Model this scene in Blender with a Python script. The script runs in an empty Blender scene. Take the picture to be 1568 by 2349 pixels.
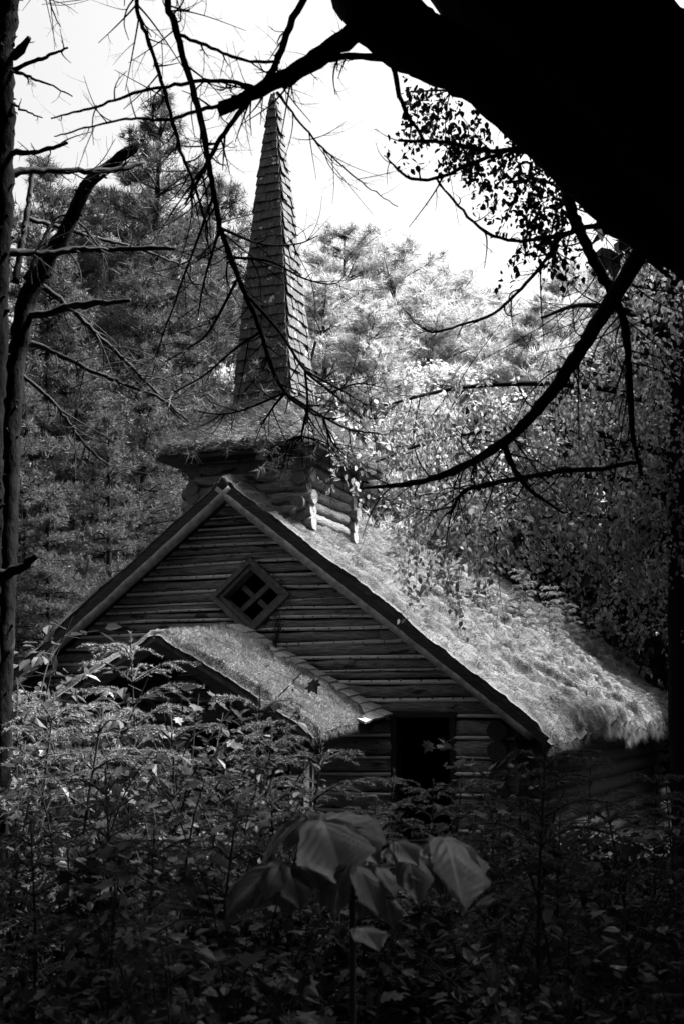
import bpy, math, random
import numpy as np
from mathutils import Matrix, Vector

# ------------------------------------------------------------------ camera, sky, sun, exposure
SC = bpy.context.scene
COL = SC.collection
F = 2900.0                        # focal length in units of a 1568 x 2349 picture
PITCH = math.atan(466 / F)
CAMZ = 1.65
cam = bpy.data.cameras.new("camera")
cam.sensor_fit = 'VERTICAL'; cam.sensor_height = 36.0; cam.lens = F / 2349 * 36
cam.clip_start = 0.05; cam.clip_end = 2000
cam.dof.use_dof = True; cam.dof.focus_distance = 12.5; cam.dof.aperture_fstop = 5.6
camo = bpy.data.objects.new("camera", cam); COL.objects.link(camo)
camo.location = (0, 0, CAMZ); camo.rotation_euler = (math.pi / 2 + PITCH, 0, 0)
SC.camera = camo

SUN_AZ, SUN_EL = math.radians(72), math.radians(57)     # azimuth from +Y towards +X
world = bpy.data.worlds.new("World"); SC.world = world; world.use_nodes = True
nt = world.node_tree; nt.nodes.clear()
sky = nt.nodes.new('ShaderNodeTexSky'); sky.sky_type = 'NISHITA'; sky.sun_disc = False
sky.sun_elevation = SUN_EL; sky.sun_rotation = SUN_AZ
sky.air_density = 1.0; sky.dust_density = 7.0; sky.ozone_density = 1.0
bw = nt.nodes.new('ShaderNodeRGBToBW'); bg = nt.nodes.new('ShaderNodeBackground')
wo = nt.nodes.new('ShaderNodeOutputWorld')
nt.links.new(sky.outputs[0], bw.inputs[0]); nt.links.new(bw.outputs[0], bg.inputs[0])
nt.links.new(bg.outputs[0], wo.inputs[0]); bg.inputs[1].default_value = 0.052

sl = bpy.data.lights.new("sun", 'SUN'); sl.energy = 5.0; sl.angle = math.radians(14); sl.color = (1, 1, 1)
so = bpy.data.objects.new("sun", sl); COL.objects.link(so); so.location = (20, 20, 30)
sd = Vector((math.cos(SUN_EL) * math.sin(SUN_AZ), math.cos(SUN_EL) * math.cos(SUN_AZ), math.sin(SUN_EL)))
so.rotation_euler = sd.to_track_quat('Z', 'Y').to_euler()
SC.view_settings.view_transform = 'Standard'; SC.view_settings.look = 'None'
SC.view_settings.gamma = 1.0; SC.view_settings.exposure = 2.9; SC.view_settings.use_curve_mapping = False
SC.cycles.max_bounces = 8; SC.cycles.diffuse_bounces = 4; SC.cycles.transmission_bounces = 4
SC.cycles.glossy_bounces = 1; SC.cycles.transparent_max_bounces = 4
SC.cycles.use_denoising = True
SC.cycles.sample_clamp_indirect = 4.0

R = np.random.default_rng(7)
CP, SP = math.cos(PITCH), math.sin(PITCH)

def at(px, py, depth):
    """point at world distance Y = depth seen at picture position px, py"""
    u = (px - 784) / F; v = (1174.5 - py) / F
    y = CP - SP * v
    k = depth / y
    return np.array([u * k, depth, CAMZ + (SP + CP * v) * k])

# ------------------------------------------------------------------ materials (a monochrome place)
MATS = {}
def mat(name, base, rough=0.8, var=0.3, scale=8.0, stretch=(1, 1, 1), island=0.0, translucent=0.0,
        bump=0.0, bump_scale=None, spec=0.2, detail=6.0, spots=None, attr=None, world=False, objvar=.15):
    m = bpy.data.materials.new(name); m.use_nodes = True; n = m.node_tree.nodes; l = m.node_tree.links
    n.clear(); out = n.new('ShaderNodeOutputMaterial')
    tc = n.new('ShaderNodeTexCoord'); gp = n.new('ShaderNodeNewGeometry'); co = gp.outputs['Position'] if world else tc.outputs['Object']; mp = n.new('ShaderNodeMapping'); mp.inputs['Scale'].default_value = stretch
    l.new(co, mp.inputs[0])
    nz = n.new('ShaderNodeTexNoise'); nz.inputs['Scale'].default_value = scale; nz.inputs['Detail'].default_value = detail
    nz.inputs['Roughness'].default_value = 0.62
    l.new(mp.outputs[0], nz.inputs[0])
    mr = n.new('ShaderNodeMapRange'); mr.inputs[1].default_value = 0.28; mr.inputs[2].default_value = 0.72
    mr.inputs[3].default_value = base * (1 - var); mr.inputs[4].default_value = base * (1 + var)
    l.new(nz.outputs[0], mr.inputs[0]); val = mr.outputs[0]
    if spots:                                    # lichen, knots: (scale, threshold, value)
        vz = n.new('ShaderNodeTexNoise'); vz.inputs['Scale'].default_value = spots[0]; vz.inputs['Detail'].default_value = 3
        mp2 = n.new('ShaderNodeMapping'); mp2.inputs['Scale'].default_value = spots[3] if len(spots) > 3 else (1, 1, 1)
        l.new(co, mp2.inputs[0]); l.new(mp2.outputs[0], vz.inputs[0])
        ss = n.new('ShaderNodeMapRange'); ss.interpolation_type = 'SMOOTHSTEP'
        ss.inputs[1].default_value = spots[1]; ss.inputs[2].default_value = spots[1] + 0.06
        l.new(vz.outputs[0], ss.inputs[0])
        mx = n.new('ShaderNodeMix'); mx.data_type = 'FLOAT'
        l.new(ss.outputs[0], mx.inputs[0]); l.new(val, mx.inputs[2]); mx.inputs[3].default_value = spots[2]
        val = mx.outputs[0]
    if island:
        g = n.new('ShaderNodeNewGeometry'); ma = n.new('ShaderNodeMapRange')
        ma.inputs[3].default_value = 1 - island; ma.inputs[4].default_value = 1 + island
        l.new(g.outputs['Random Per Island'], ma.inputs[0])
        mu = n.new('ShaderNodeMath'); mu.operation = 'MULTIPLY'
        l.new(val, mu.inputs[0]); l.new(ma.outputs[0], mu.inputs[1]); val = mu.outputs[0]
    if attr:                                     # (attribute name, value at 1)
        at_ = n.new('ShaderNodeAttribute'); at_.attribute_name = attr[0]
        mx = n.new('ShaderNodeMix'); mx.data_type = 'FLOAT'
        l.new(at_.outputs['Fac'], mx.inputs[0]); l.new(val, mx.inputs[2]); mx.inputs[3].default_value = attr[1]
        val = mx.outputs[0]
    oi = n.new('ShaderNodeObjectInfo'); mo = n.new('ShaderNodeMapRange')
    mo.inputs[3].default_value = 1 - objvar; mo.inputs[4].default_value = 1 + objvar
    l.new(oi.outputs['Random'], mo.inputs[0])
    mu = n.new('ShaderNodeMath'); mu.operation = 'MULTIPLY'; l.new(val, mu.inputs[0]); l.new(mo.outputs[0], mu.inputs[1]); val = mu.outputs[0]
    bs = n.new('ShaderNodeBsdfPrincipled'); bs.inputs['Roughness'].default_value = rough
    bs.inputs['Specular IOR Level'].default_value = spec
    l.new(val, bs.inputs['Base Color'])
    if bump:
        b = n.new('ShaderNodeBump'); b.inputs['Strength'].default_value = min(1, bump); b.inputs['Distance'].default_value = 0.02 * max(1, bump)
        nb = nz
        if bump_scale:
            nb = n.new('ShaderNodeTexNoise'); nb.inputs['Scale'].default_value = bump_scale; nb.inputs['Detail'].default_value = 5
            l.new(mp.outputs[0], nb.inputs[0])
        l.new(nb.outputs[0], b.inputs['Height']); l.new(b.outputs[0], bs.inputs['Normal'])
    sh = bs.outputs[0]
    if translucent:
        tr = n.new('ShaderNodeBsdfTranslucent'); l.new(val, tr.inputs[0])
        mi = n.new('ShaderNodeMixShader'); mi.inputs[0].default_value = translucent
        l.new(sh, mi.inputs[1]); l.new(tr.outputs[0], mi.inputs[2]); sh = mi.outputs[0]
    l.new(sh, out.inputs[0]); MATS[name] = m
    return m

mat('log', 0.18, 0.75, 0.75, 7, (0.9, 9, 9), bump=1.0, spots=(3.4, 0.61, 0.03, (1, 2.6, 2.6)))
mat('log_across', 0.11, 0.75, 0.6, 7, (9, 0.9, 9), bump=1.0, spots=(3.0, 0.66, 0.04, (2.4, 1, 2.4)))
mat('shaded_side_log', 0.035, 0.8, 0.6, 7, (9, 0.9, 9), bump=1.0)  # darker than the other logs: shade under the eave put into the colour
mat('window_wood', 0.10, 0.75, 0.5, 6, (3, 3, 3), bump=0.8)
mat('strip', 0.62, 0.7, 0.35, 7, (1.0, 12, 12), bump=0.6)
mat('log_end', 0.09, 0.8, 0.4, 20, bump=0.6)
mat('rafter', 0.17, 0.7, 0.55, 6, (2, 2, 2), bump=0.8)
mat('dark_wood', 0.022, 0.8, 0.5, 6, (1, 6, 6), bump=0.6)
mat('nail', 0.02, 0.5, 0.1)
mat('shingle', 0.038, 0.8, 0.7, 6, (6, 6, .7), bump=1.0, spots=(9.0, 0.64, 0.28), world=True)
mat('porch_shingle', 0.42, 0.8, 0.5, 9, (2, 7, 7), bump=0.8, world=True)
mat('moss', 0.062, 0.95, 0.7, 5, bump=1.0, bump_scale=60, spec=0.05, spots=(3.2, 0.60, 0.03))
mat('moss_blade', 0.1, 0.9, 0.6, 4, island=0.6, translucent=0.3, spec=0.05)
mat('thatch', 0.12, 0.9, 0.5, 9, bump=1.0, bump_scale=50, spec=0.05)
mat('thatch_blade', 0.17, 0.85, 0.4, 3, island=0.6, translucent=0.1, spec=0.1)
mat('bark', 0.012, 0.9, 0.6, 14, (1, 1, 0.3), bump=1.5, spec=0.03)
mat('bark_left', 0.007, 0.9, 0.6, 14, (1, 1, 0.4), bump=1.5, spots=(4.0, 0.66, 0.06), spec=0.03)
mat('twig', 0.015, 0.85, 0.4, 20, spec=0.03)
mat('dead_branch', 0.025, 0.85, 0.6, 12, bump=0.5, spec=0.04)
mat('needle', 0.23, 0.55, 0.2, 1, island=0.5, translucent=0.45, spec=0.3)  # pale tone carries the haze over the far pines
mat('hemlock_shaded_pine_needle', 0.046, 0.55, 0.2, 1, island=0.5, translucent=0.35, spec=0.12)
mat('near_needle', 0.3, 0.45, 0.2, 1, island=0.4, translucent=0.3, spec=0.4)
mat('spruce_needle', 0.17, 0.5, 0.2, 1, island=0.5, translucent=0.25, spec=0.15)
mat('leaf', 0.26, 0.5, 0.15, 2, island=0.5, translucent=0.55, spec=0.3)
mat('dark_leaf', 0.011, 0.5, 0.2, 2, island=0.4, translucent=0.25, spec=0.06)  # much darker than leaf: the shade of the wood is put into this colour
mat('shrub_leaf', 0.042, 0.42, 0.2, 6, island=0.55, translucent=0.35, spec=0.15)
mat('big_leaf', 0.12, 0.5, 0.2, 30, translucent=0.4, spec=0.3, attr=('vein', 0.22), objvar=.45)
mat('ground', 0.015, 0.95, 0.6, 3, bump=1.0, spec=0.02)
mat('stem', 0.03, 0.8, 0.3, 10, spec=0.05)

# ------------------------------------------------------------------ mesh helpers
class MB:
    def __init__(self): self.v = []; self.f = []; self.n = 0; self.a = []
    def add(self, v, f, a=None):
        v = np.asarray(v, float).reshape(-1, 3)
        for arr in (f if isinstance(f, list) else [f]):
            arr = np.asarray(arr, np.int64)
            if len(arr): self.f.append(arr + self.n)
        self.v.append(v); self.n += len(v)
        if a is not None: self.a.append(np.asarray(a, float))
    def mesh(self, name, mats, smooth=True, attr=None):
        me = bpy.data.meshes.new(name)
        v = np.concatenate(self.v)
        me.vertices.add(len(v)); me.vertices.foreach_set('co', v.astype(np.float32).ravel())
        nl = sum(a.size for a in self.f); nf = sum(len(a) for a in self.f)
        me.loops.add(nl); me.polygons.add(nf)
        me.loops.foreach_set('vertex_index', np.concatenate([a.ravel() for a in self.f]).astype(np.int32))
        tot = np.concatenate([np.full(len(a), a.shape[1]) for a in self.f])
        st = np.concatenate([[0], np.cumsum(tot)[:-1]])
        me.polygons.foreach_set('loop_start', st.astype(np.int32))
        me.polygons.foreach_set('use_smooth', np.full(nf, smooth))
        if attr:
            at_ = me.attributes.new(attr, 'FLOAT', 'POINT'); at_.data.foreach_set('value', np.concatenate(self.a).astype(np.float32))
        me.update(calc_edges=True); me.validate()
        me.materials.append(MATS[mats])
        return me

def link(name, me, parent=None, label=None, cat=None, group=None, kind=None, loc=None, rz=None):
    o = bpy.data.objects.new(name, me); COL.objects.link(o)
    if parent is not None: o.parent = parent
    if label: o['label'] = label
    if cat: o['category'] = cat
    if group: o['group'] = group
    if kind: o['kind'] = kind
    if loc is not None: o.location = loc
    if rz is not None: o.rotation_euler = (0, 0, rz)
    return o

def copy_tree(o, parent=None):
    c = o.copy(); COL.objects.link(c); c.parent = parent
    for ch in list(o.children): copy_tree(ch, c)
    return c

def norm(a):
    a = np.asarray(a, float)
    return a / np.maximum(1e-9, np.linalg.norm(a, axis=-1, keepdims=True))

def smooth_path(P, rr, step):
    """Catmull-Rom through P (n,3) with radii rr, resampled about every step"""
    P = np.asarray(P, float); rr = np.asarray(rr, float)
    if len(P) < 3:
        n = max(2, int(np.linalg.norm(P[1] - P[0]) / step) + 1); t = np.linspace(0, 1, n)[:, None]
        return P[0] * (1 - t) + P[1] * t, rr[0] * (1 - t[:, 0]) + rr[1] * t[:, 0]
    Q = np.vstack([2 * P[0] - P[1], P, 2 * P[-1] - P[-2]]); out = []; ro = []
    for i in range(len(P) - 1):
        p0, p1, p2, p3 = Q[i:i + 4]
        n = max(1, int(np.linalg.norm(p2 - p1) / step) + 1)
        t = np.linspace(0, 1, n, endpoint=False)[:, None]
        out.append(0.5 * ((2 * p1) + (-p0 + p2) * t + (2 * p0 - 5 * p1 + 4 * p2 - p3) * t ** 2 + (-p0 + 3 * p1 - 3 * p2 + p3) * t ** 3))
        ro.append(rr[i] + (rr[i + 1] - rr[i]) * t[:, 0])
    out.append(P[-1:]); ro.append(rr[-1:])
    return np.vstack(out), np.concatenate(ro)

def tube(mb, P, rr, k=6, rough=0.0, rng=R, cap=True, flat=False):
    P = np.asarray(P, float); rr = np.asarray(rr, float); n = len(P)
    T = norm(np.gradient(P, axis=0))
    ref = np.eye(3)[np.argmin(np.abs(T).max(0))]
    U = norm(np.cross(T, ref)); V = np.cross(T, U)
    an = np.linspace(0, 2 * math.pi, k, endpoint=False)
    rad = rr[:, None] * np.ones(k)
    if rough: rad = rad * (1 + rough * rng.normal(size=(n, k)))
    ring = P[:, None] + rad[..., None] * (np.cos(an)[None, :, None] * U[:, None] + np.sin(an)[None, :, None] * V[:, None])
    i = np.arange(n - 1)[:, None] * k; j = np.arange(k)[None]; j2 = (j + 1) % k
    q = np.stack([i + j, i + j2, i + k + j2, i + k + j], -1).reshape(-1, 4)
    v = ring.reshape(-1, 3); fs = [q]
    if flat:
        m = n * k; v = np.vstack([v, ring[0], ring[-1]]); fs += [np.arange(m, m + k)[::-1][None], np.arange(m + k, m + 2 * k)[None]]
    elif cap:
        v = np.vstack([v, P[:1], P[-1:]]); a = np.arange(k); b = (a + 1) % k
        fs.append(np.stack([b, a, np.full(k, n * k)], -1))
        fs.append(np.stack([a + (n - 1) * k, b + (n - 1) * k, np.full(k, n * k + 1)], -1))
    mb.add(v, fs)

def box(mb, lo, hi, M=None):
    x0, y0, z0 = lo; x1, y1, z1 = hi
    v = np.array([[x, y, z] for x in (x0, x1) for y in (y0, y1) for z in (z0, z1)])
    if M is not None: v = v @ np.asarray(M)[:3, :3].T + np.asarray(M)[:3, 3]
    mb.add(v, np.array([[0, 1, 3, 2], [4, 6, 7, 5], [0, 4, 5, 1], [2, 3, 7, 6], [0, 2, 6, 4], [1, 5, 7, 3]]))

def frames(Y, N):
    Y = norm(Y); X = norm(np.cross(Y, N)); Z = np.cross(X, Y)
    return X, Y, Z

LEAF = {
    'kite': (np.array([[0, 0, 0], [.33, .42, .05], [0, 1, -.1], [-.33, .42, .05]]), np.array([[0, 1, 2], [0, 2, 3]])),
    'ovate': (np.array([[0, 0, 0], [.3, .28, .05], [.25, .65, .03], [0, 1, -.12], [-.25, .65, .03], [-.3, .28, .05]]), np.array([[0, 1, 2, 3], [0, 3, 4, 5]])),
}
_ml = [(0, 0), (.28, -.04), (.22, .12), (.55, .22), (.36, .38), (.46, .62), (.2, .6), (0, 1.0)]
_mp = _ml + [(-x, y) for x, y in _ml[-2:0:-1]]
_v = np.array([[0, .3, .0]] + [[x, y, .10 * abs(x) - .12 * max(0, y - .4)] for x, y in _mp])
LEAF['maple'] = (_v, np.array([[0, 1 + i, 1 + (i + 1) % len(_mp)] for i in range(len(_mp))]))

def leaves(mb, P, Y, N, size, shape='kite', aspect=1.0):
    tv, tf = LEAF[shape]; n = len(P); size = np.broadcast_to(size, (n,))
    X, Y, Z = frames(Y, N)
    tv = tv * np.array([aspect, 1, 1])
    v = P[:, None] + size[:, None, None] * (tv[None, :, 0:1] * X[:, None] + tv[None, :, 1:2] * Y[:, None] + tv[None, :, 2:3] * Z[:, None])
    f = (np.arange(n) * len(tv))[:, None, None] + tf[None]
    mb.add(v.reshape(-1, 3), f.reshape(-1, tf.shape[1]))

def needles(mb, P, Dr, ln, wd, rng=R):
    """thin triangles from P along Dr"""
    n = len(P); Dr = norm(Dr)
    S = norm(np.cross(Dr, rng.normal(size=(n, 3)))) * np.broadcast_to(wd, (n,))[:, None] * 0.5
    L = np.broadcast_to(ln, (n,))[:, None]
    v = np.stack([P - S, P + S, P + Dr * L], 1).reshape(-1, 3)
    mb.add(v, np.arange(3 * n).reshape(-1, 3))

def rnd_dir(n, rng=R): return norm(rng.normal(size=(n, 3)))

def vnoise(x, y, seed=0):
    """smooth value noise on arrays"""
    def h(i, j): 
        s = np.sin(i * 127.1 + j * 311.7 + seed * 74.7) * 43758.5453
        return s - np.floor(s)
    i, j = np.floor(x), np.floor(y); u, v = x - i, y - j
    u = u * u * (3 - 2 * u); v = v * v * (3 - 2 * v)
    return (h(i, j) * (1 - u) + h(i + 1, j) * u) * (1 - v) + (h(i, j + 1) * (1 - u) + h(i + 1, j + 1) * u) * v
def fbm(x, y, seed=0, o=4):
    s = 0; a = .5
    for k in range(o): s = s + a * vnoise(x * 2 ** k, y * 2 ** k, seed + k); a *= .5
    return s

# ------------------------------------------------------------------ ground
def ground_z(x, y):
    z = 0.25 * (fbm(x * .25, y * .25, 3) - .5) - 0.2 * np.clip((y - 6) / 8, 0, 1)
    return z + 2.0 * np.clip((np.hypot(x, y) - 26) / 40, 0, 4) * fbm(x * .03, y * .03, 9)
def build_ground():
    a = np.concatenate([-np.geomspace(400, 12, 16), np.linspace(-11, 11, 60), np.geomspace(12, 400, 16)])
    b = np.concatenate([-np.geomspace(400, 6, 14), np.linspace(-5, 34, 90), np.geomspace(36, 600, 18)])
    X, Y = np.meshgrid(a, b); Z = ground_z(X, Y); n = len(a)
    i = np.arange(len(b) - 1)[:, None] * n; j = np.arange(n - 1)[None]
    q = np.stack([i + j, i + j + 1, i + n + j + 1, i + n + j], -1).reshape(-1, 4)
    mb = MB(); mb.add(np.stack([X, Y, Z], -1), q)
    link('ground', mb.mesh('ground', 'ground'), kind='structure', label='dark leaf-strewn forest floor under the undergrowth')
build_ground()

# ------------------------------------------------------------------ the log church
YAW = math.radians(22)
church = link('log_church', None, label='abandoned log chapel with mossy roof, diamond window and shingled steeple', cat='church',
              loc=(-1.441, 15.15, -0.2), rz=-YAW)
E = 1.85                                   # eave level above the chapel's base
ROOFW, RISE, LEN = 3.76, 2.9, 13.5
SL = math.atan2(RISE, ROOFW)
WALL_S = 0.5; WALL_T = 3.28

def log_x(f0, f1, zc, ry, rz, sc, seed, noise=0.014, k=14, flat=0.8):
    """a log lying along x from f0(z) to f1(z): front side flattened, knotty"""
    mb = MB(); an = np.linspace(0, 2 * math.pi, k, endpoint=False)
    L = f1(zc) - f0(zc); n = max(3, int(L / 0.10))
    cy, cz = np.cos(an), np.sin(an)
    cy = np.sign(cy) * np.abs(cy) ** flat; cz = np.sign(cz) * np.abs(cz) ** 0.75
    y0 = ry * cy; z0 = rz * cz
    xa = np.array([f0(zc + z) for z in z0]); xb = np.array([f1(zc + z) for z in z0])
    t = np.linspace(0, 1, n)[:, None]
    X = xa * (1 - t) + xb * t
    nz = (fbm(X * 2.2, np.tile(an * 1.3, (n, 1)), seed) - .47) * noise * 4
    bow = 0.014 * np.sin(X * 0.9 + seed) + 0.03 * (fbm(X * .8, X * 0 + seed * 3.1, seed, 2) - .38)
    rs = 1 + 1.5 * nz / max(ry, rz) 
    Yv = sc + y0 * rs; Zv = zc + z0 * rs + bow
    v = np.stack([X, Yv, Zv], -1).reshape(-1, 3)
    i = np.arange(n - 1)[:, None] * k; j = np.arange(k)[None]; j2 = (j + 1) % k
    q = np.stack([i + j, i + j2, i + k + j2, i + k + j], -1).reshape(-1, 4)
    mb.add(v, [q, np.arange(k)[::-1][None], (np.arange(k) + (n - 1) * k)[None]])
    return mb

def build_front_wall():
    wc_t, wc_z, hw, hh = 0.19, E + 1.44, 0.46, 0.40
    zs = []; z = -0.1
    while z < E + RISE - 0.35:
        h = R.uniform(.19, .235) if z < E + .35 else (R.uniform(.10, .13) if R.random() < .35 else R.uniform(.135, .185))
        zs.append((z, h)); z += h
    wall = link('front_wall', None, church)
    for r, (z, h) in enumerate(zs):
        st = h * 0.24 if z > E - .05 else h * 0.16               # nailed chinking strip on top of every log
        zc = z + (h - st) / 2; rz = (h - st) / 2 * 1.04
        lim = lambda zz: min(WALL_T + (0.14 if z < E - .2 else 0), (RISE - (zz - E)) / RISE * ROOFW - 0.05)
        segs = [(lambda zz: -lim(zz), lambda zz: lim(zz))]
        if z < E - .03:
            segs = [(lambda zz: -lim(zz), lambda zz: -.62), (lambda zz: .72, lambda zz: 2.0), (lambda zz: 2.75, lambda zz: lim(zz))]
        else:
            def dw(zz): return hw * (1 - abs(zz - wc_z) / hh)
            if abs(zc - wc_z) < hh - 0.02:
                segs = [(lambda zz: -lim(zz), lambda zz: wc_t - max(0.0, dw(zz))), (lambda zz: wc_t + max(0.0, dw(zz)), lambda zz: lim(zz))]
            elif R.random() < .45 and lim(zc) > 1.5:
                xj = R.uniform(-.2, .75) * lim(zc)
                segs = [(lambda zz: -lim(zz), lambda zz, q=xj: q - .006), (lambda zz, q=xj: q + .006, lambda zz: lim(zz))]
        for (f0, f1) in segs:
            if f1(zc) - f0(zc) < .08: continue
            sd_ = R.uniform(0, 90)
            ob = link('log', log_x(f0, f1, zc, .115 + R.uniform(-.014, .014), rz, WALL_S + .03 + R.uniform(-.014, .014), sd_).mesh('log', 'log'), wall)
            zt = z + h - st / 2
            if (f0, f1) == segs[-1] and len(segs) == 2 and abs(zc - wc_z) >= hh - .02 or (f0, f1) == segs[0] and len(segs) == 1:
                f0, f1 = (lambda zz: -lim(zz)), (lambda zz: lim(zz))
            elif len(segs) == 2 and abs(zc - wc_z) >= hh - .02: continue
            s_ = log_x(f0, f1, zt, .055, st / 2 * 1.15, WALL_S - .035 + R.uniform(-.006, .006), sd_ + 5, .004, 8, .8)
            link('chinking_strip', s_.mesh('chinking_strip', 'strip'), wall)
            if z > E - .2:
                nb = MB()
                for x in np.arange(f0(zt) + .1, f1(zt) - .05, .21):
                    xx = x + R.uniform(-.05, .05)
                    tube(nb, [(xx, WALL_S - .097, zt + .004), (xx, WALL_S - .07, zt + .004)], [.009, .009], 5)
                if nb.n: link('nail_row', nb.mesh('nail_row', 'nail'), wall, kind='stuff')
    # diamond window
    win = link('window', None, church)
    C = np.array([wc_t, 0, wc_z]); cor = [np.array([0, 0, .44]), np.array([.50, 0, 0]), np.array([0, 0, -.44]), np.array([-.50, 0, 0])]
    for i in range(4):
        a, b = C + cor[i], C + cor[(i + 1) % 4]; d = norm(b - a); nn = np.array([-d[2], 0, d[0]])
        inn = norm(C - (a + b) / 2)
        for (off, hw_, y0, y1, nm) in ((.0, .030, WALL_S - .15, WALL_S - .05, 'window_frame'), (.06, .022, WALL_S - .11, WALL_S + .08, 'window_frame')):
            mb = MB(); e = .02
            p = a + inn * off + d * off * .9; q = b + inn * off - d * off * .9
            vs = []
            for (P0, sg) in ((p, 1), (q, -1)):
                for w_ in (-1, 1):
                    for y in (y0, y1): vs.append(P0 + inn * hw_ * w_ + d * sg * hw_ * w_ * (1 if off == 0 else .9) + np.array([0, y, 0]))
            mb.add(vs, np.array([[0, 1, 3, 2], [4, 6, 7, 5], [0, 4, 5, 1], [2, 3, 7, 6], [0, 2, 6, 4], [1, 5, 7, 3]]))
            link(nm, mb.mesh(nm, 'window_wood', False), win)
    for i, (a, b) in enumerate(((C + np.array([.26, 0, .2]), C + np.array([-.23, 0, -.2])), (C + np.array([-.17, 0, .13]), C + np.array([-.02, 0, .0])), (C + np.array([.05, 0, -.05]), C + np.array([.21, 0, -.19])))):
        d = norm(b - a); mb = MB(); y = WALL_S + .015 + (0 if i == 0 else .012)
        u = np.array([-d[2], 0, d[0]]) * .032
        vs = [P0 + s * u + np.array([0, y + t, 0]) for P0 in (a, b) for s in (-1, 1) for t in (0, .04)]
        mb.add(vs, np.array([[0, 1, 3, 2], [4, 6, 7, 5], [0, 4, 5, 1], [2, 3, 7, 6], [0, 2, 6, 4], [1, 5, 7, 3]]))
        link('muntin', mb.mesh('muntin', 'window_wood', False), win)
    # door opening beside the porch
    dr = link('doorway', None, church)
    for nm, lo, hi in (('jamb', (1.985, WALL_S - .09, -.1), (2.055, WALL_S + .11, E - .03)), ('jamb', (2.695, WALL_S - .09, -.1), (2.765, WALL_S + .11, E - .03)),
                       ('lintel', (1.97, WALL_S - .10, E - .028), (2.78, WALL_S + .11, E + .03))):
        mb = MB(); box(mb, lo, hi); link(nm, mb.mesh(nm, 'dark_wood', False), dr)
    # crossing log ends at the corner and a purlin end
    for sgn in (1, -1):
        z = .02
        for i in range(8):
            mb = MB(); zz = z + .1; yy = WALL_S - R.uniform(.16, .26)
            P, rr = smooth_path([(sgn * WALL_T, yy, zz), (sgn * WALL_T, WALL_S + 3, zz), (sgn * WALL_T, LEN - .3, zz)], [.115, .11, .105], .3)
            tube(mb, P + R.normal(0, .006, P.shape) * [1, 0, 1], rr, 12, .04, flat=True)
            link('shaded_side_log', mb.mesh('shaded_side_log', 'shaded_side_log'), church); z += .222
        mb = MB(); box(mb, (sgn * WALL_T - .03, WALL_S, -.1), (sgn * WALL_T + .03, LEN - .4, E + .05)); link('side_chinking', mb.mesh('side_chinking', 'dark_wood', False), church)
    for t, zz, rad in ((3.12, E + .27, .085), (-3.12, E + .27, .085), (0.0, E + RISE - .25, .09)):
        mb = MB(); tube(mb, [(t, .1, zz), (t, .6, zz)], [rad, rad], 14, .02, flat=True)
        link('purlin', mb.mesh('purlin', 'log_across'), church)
    mb = MB(); box(mb, (-WALL_T - .1, LEN - .35, -.1), (WALL_T + .1, LEN - .15, E)); 
    mb.add([(-WALL_T, LEN - .3, E), (WALL_T, LEN - .3, E), (0, LEN - .3, E + RISE - .1)], np.array([[0, 1, 2]]))
    link('rear_wall', mb.mesh('rear_wall', 'dark_wood', False), church)
    mb = MB(); box(mb, (-WALL_T, WALL_S + .2, -.06), (WALL_T, LEN - .4, -.02)); link('plank_floor', mb.mesh('plank_floor', 'dark_wood', False), church)
build_front_wall()

def moss_roof(name, parent, org, U, S, NRM, ulen, slen, nu, ns, hfun, mname, thick=.1, edge=.05):
    """org + u*U + s*S; top raised by hfun(u,s) along NRM, closed underneath"""
    u = np.linspace(0, ulen, nu); s = np.linspace(0, slen, ns)
    A, B = np.meshgrid(u, s, indexing='ij'); H = hfun(A, B)
    top = org + A[..., None] * U + B[..., None] * S + H[..., None] * NRM
    bot = org + A[..., None] * U + B[..., None] * S - thick * NRM
    n = ns; i = np.arange(nu - 1)[:, None] * n; j = np.arange(ns - 1)[None]
    q = np.stack([i + j, i + j + 1, i + n + j + 1, i + n + j], -1).reshape(-1, 4)
    mb = MB(); M = nu * ns
    ring = np.concatenate([np.arange(ns), np.arange(1, nu) * n + ns - 1, (nu - 1) * n + np.arange(ns - 1)[::-1], np.arange(1, nu - 1)[::-1] * n])
    r2 = np.roll(ring, -1)
    k = np.arange(len(ring)); k2 = np.roll(k, -1)
    side = np.stack([ring, k + M, k2 + M, r2], -1)
    mb.add(np.vstack([top.reshape(-1, 3), bot.reshape(-1, 3)[ring]]), [q[:, ::-1], (k + M)[None], side])
    return link(name, mb.mesh(name, mname), parent), (A, B, H)

def moss_blades(name, parent, org, U, S, NRM, ulen, slen, hfun, n, ln, wd, mname, lean, dens=None, seed=1):
    rng = np.random.default_rng(seed)
    a = rng.uniform(0, ulen, n); b = rng.uniform(0, slen, n)
    if dens is not None:
        k = rng.random(n) < dens(a, b); a, b = a[k], b[k]
    P = org + a[:, None] * U + b[:, None] * S + hfun(a, b)[:, None] * NRM - NRM * .004
    D = norm(NRM * .8 + lean + rng.normal(0, .55, (len(a), 3)))
    mb = MB(); needles(mb, P, D, ln * rng.uniform(.5, 1.4, len(a)), wd, rng)
    return link(name, mb.mesh(name, mname), parent, kind='stuff')

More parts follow.
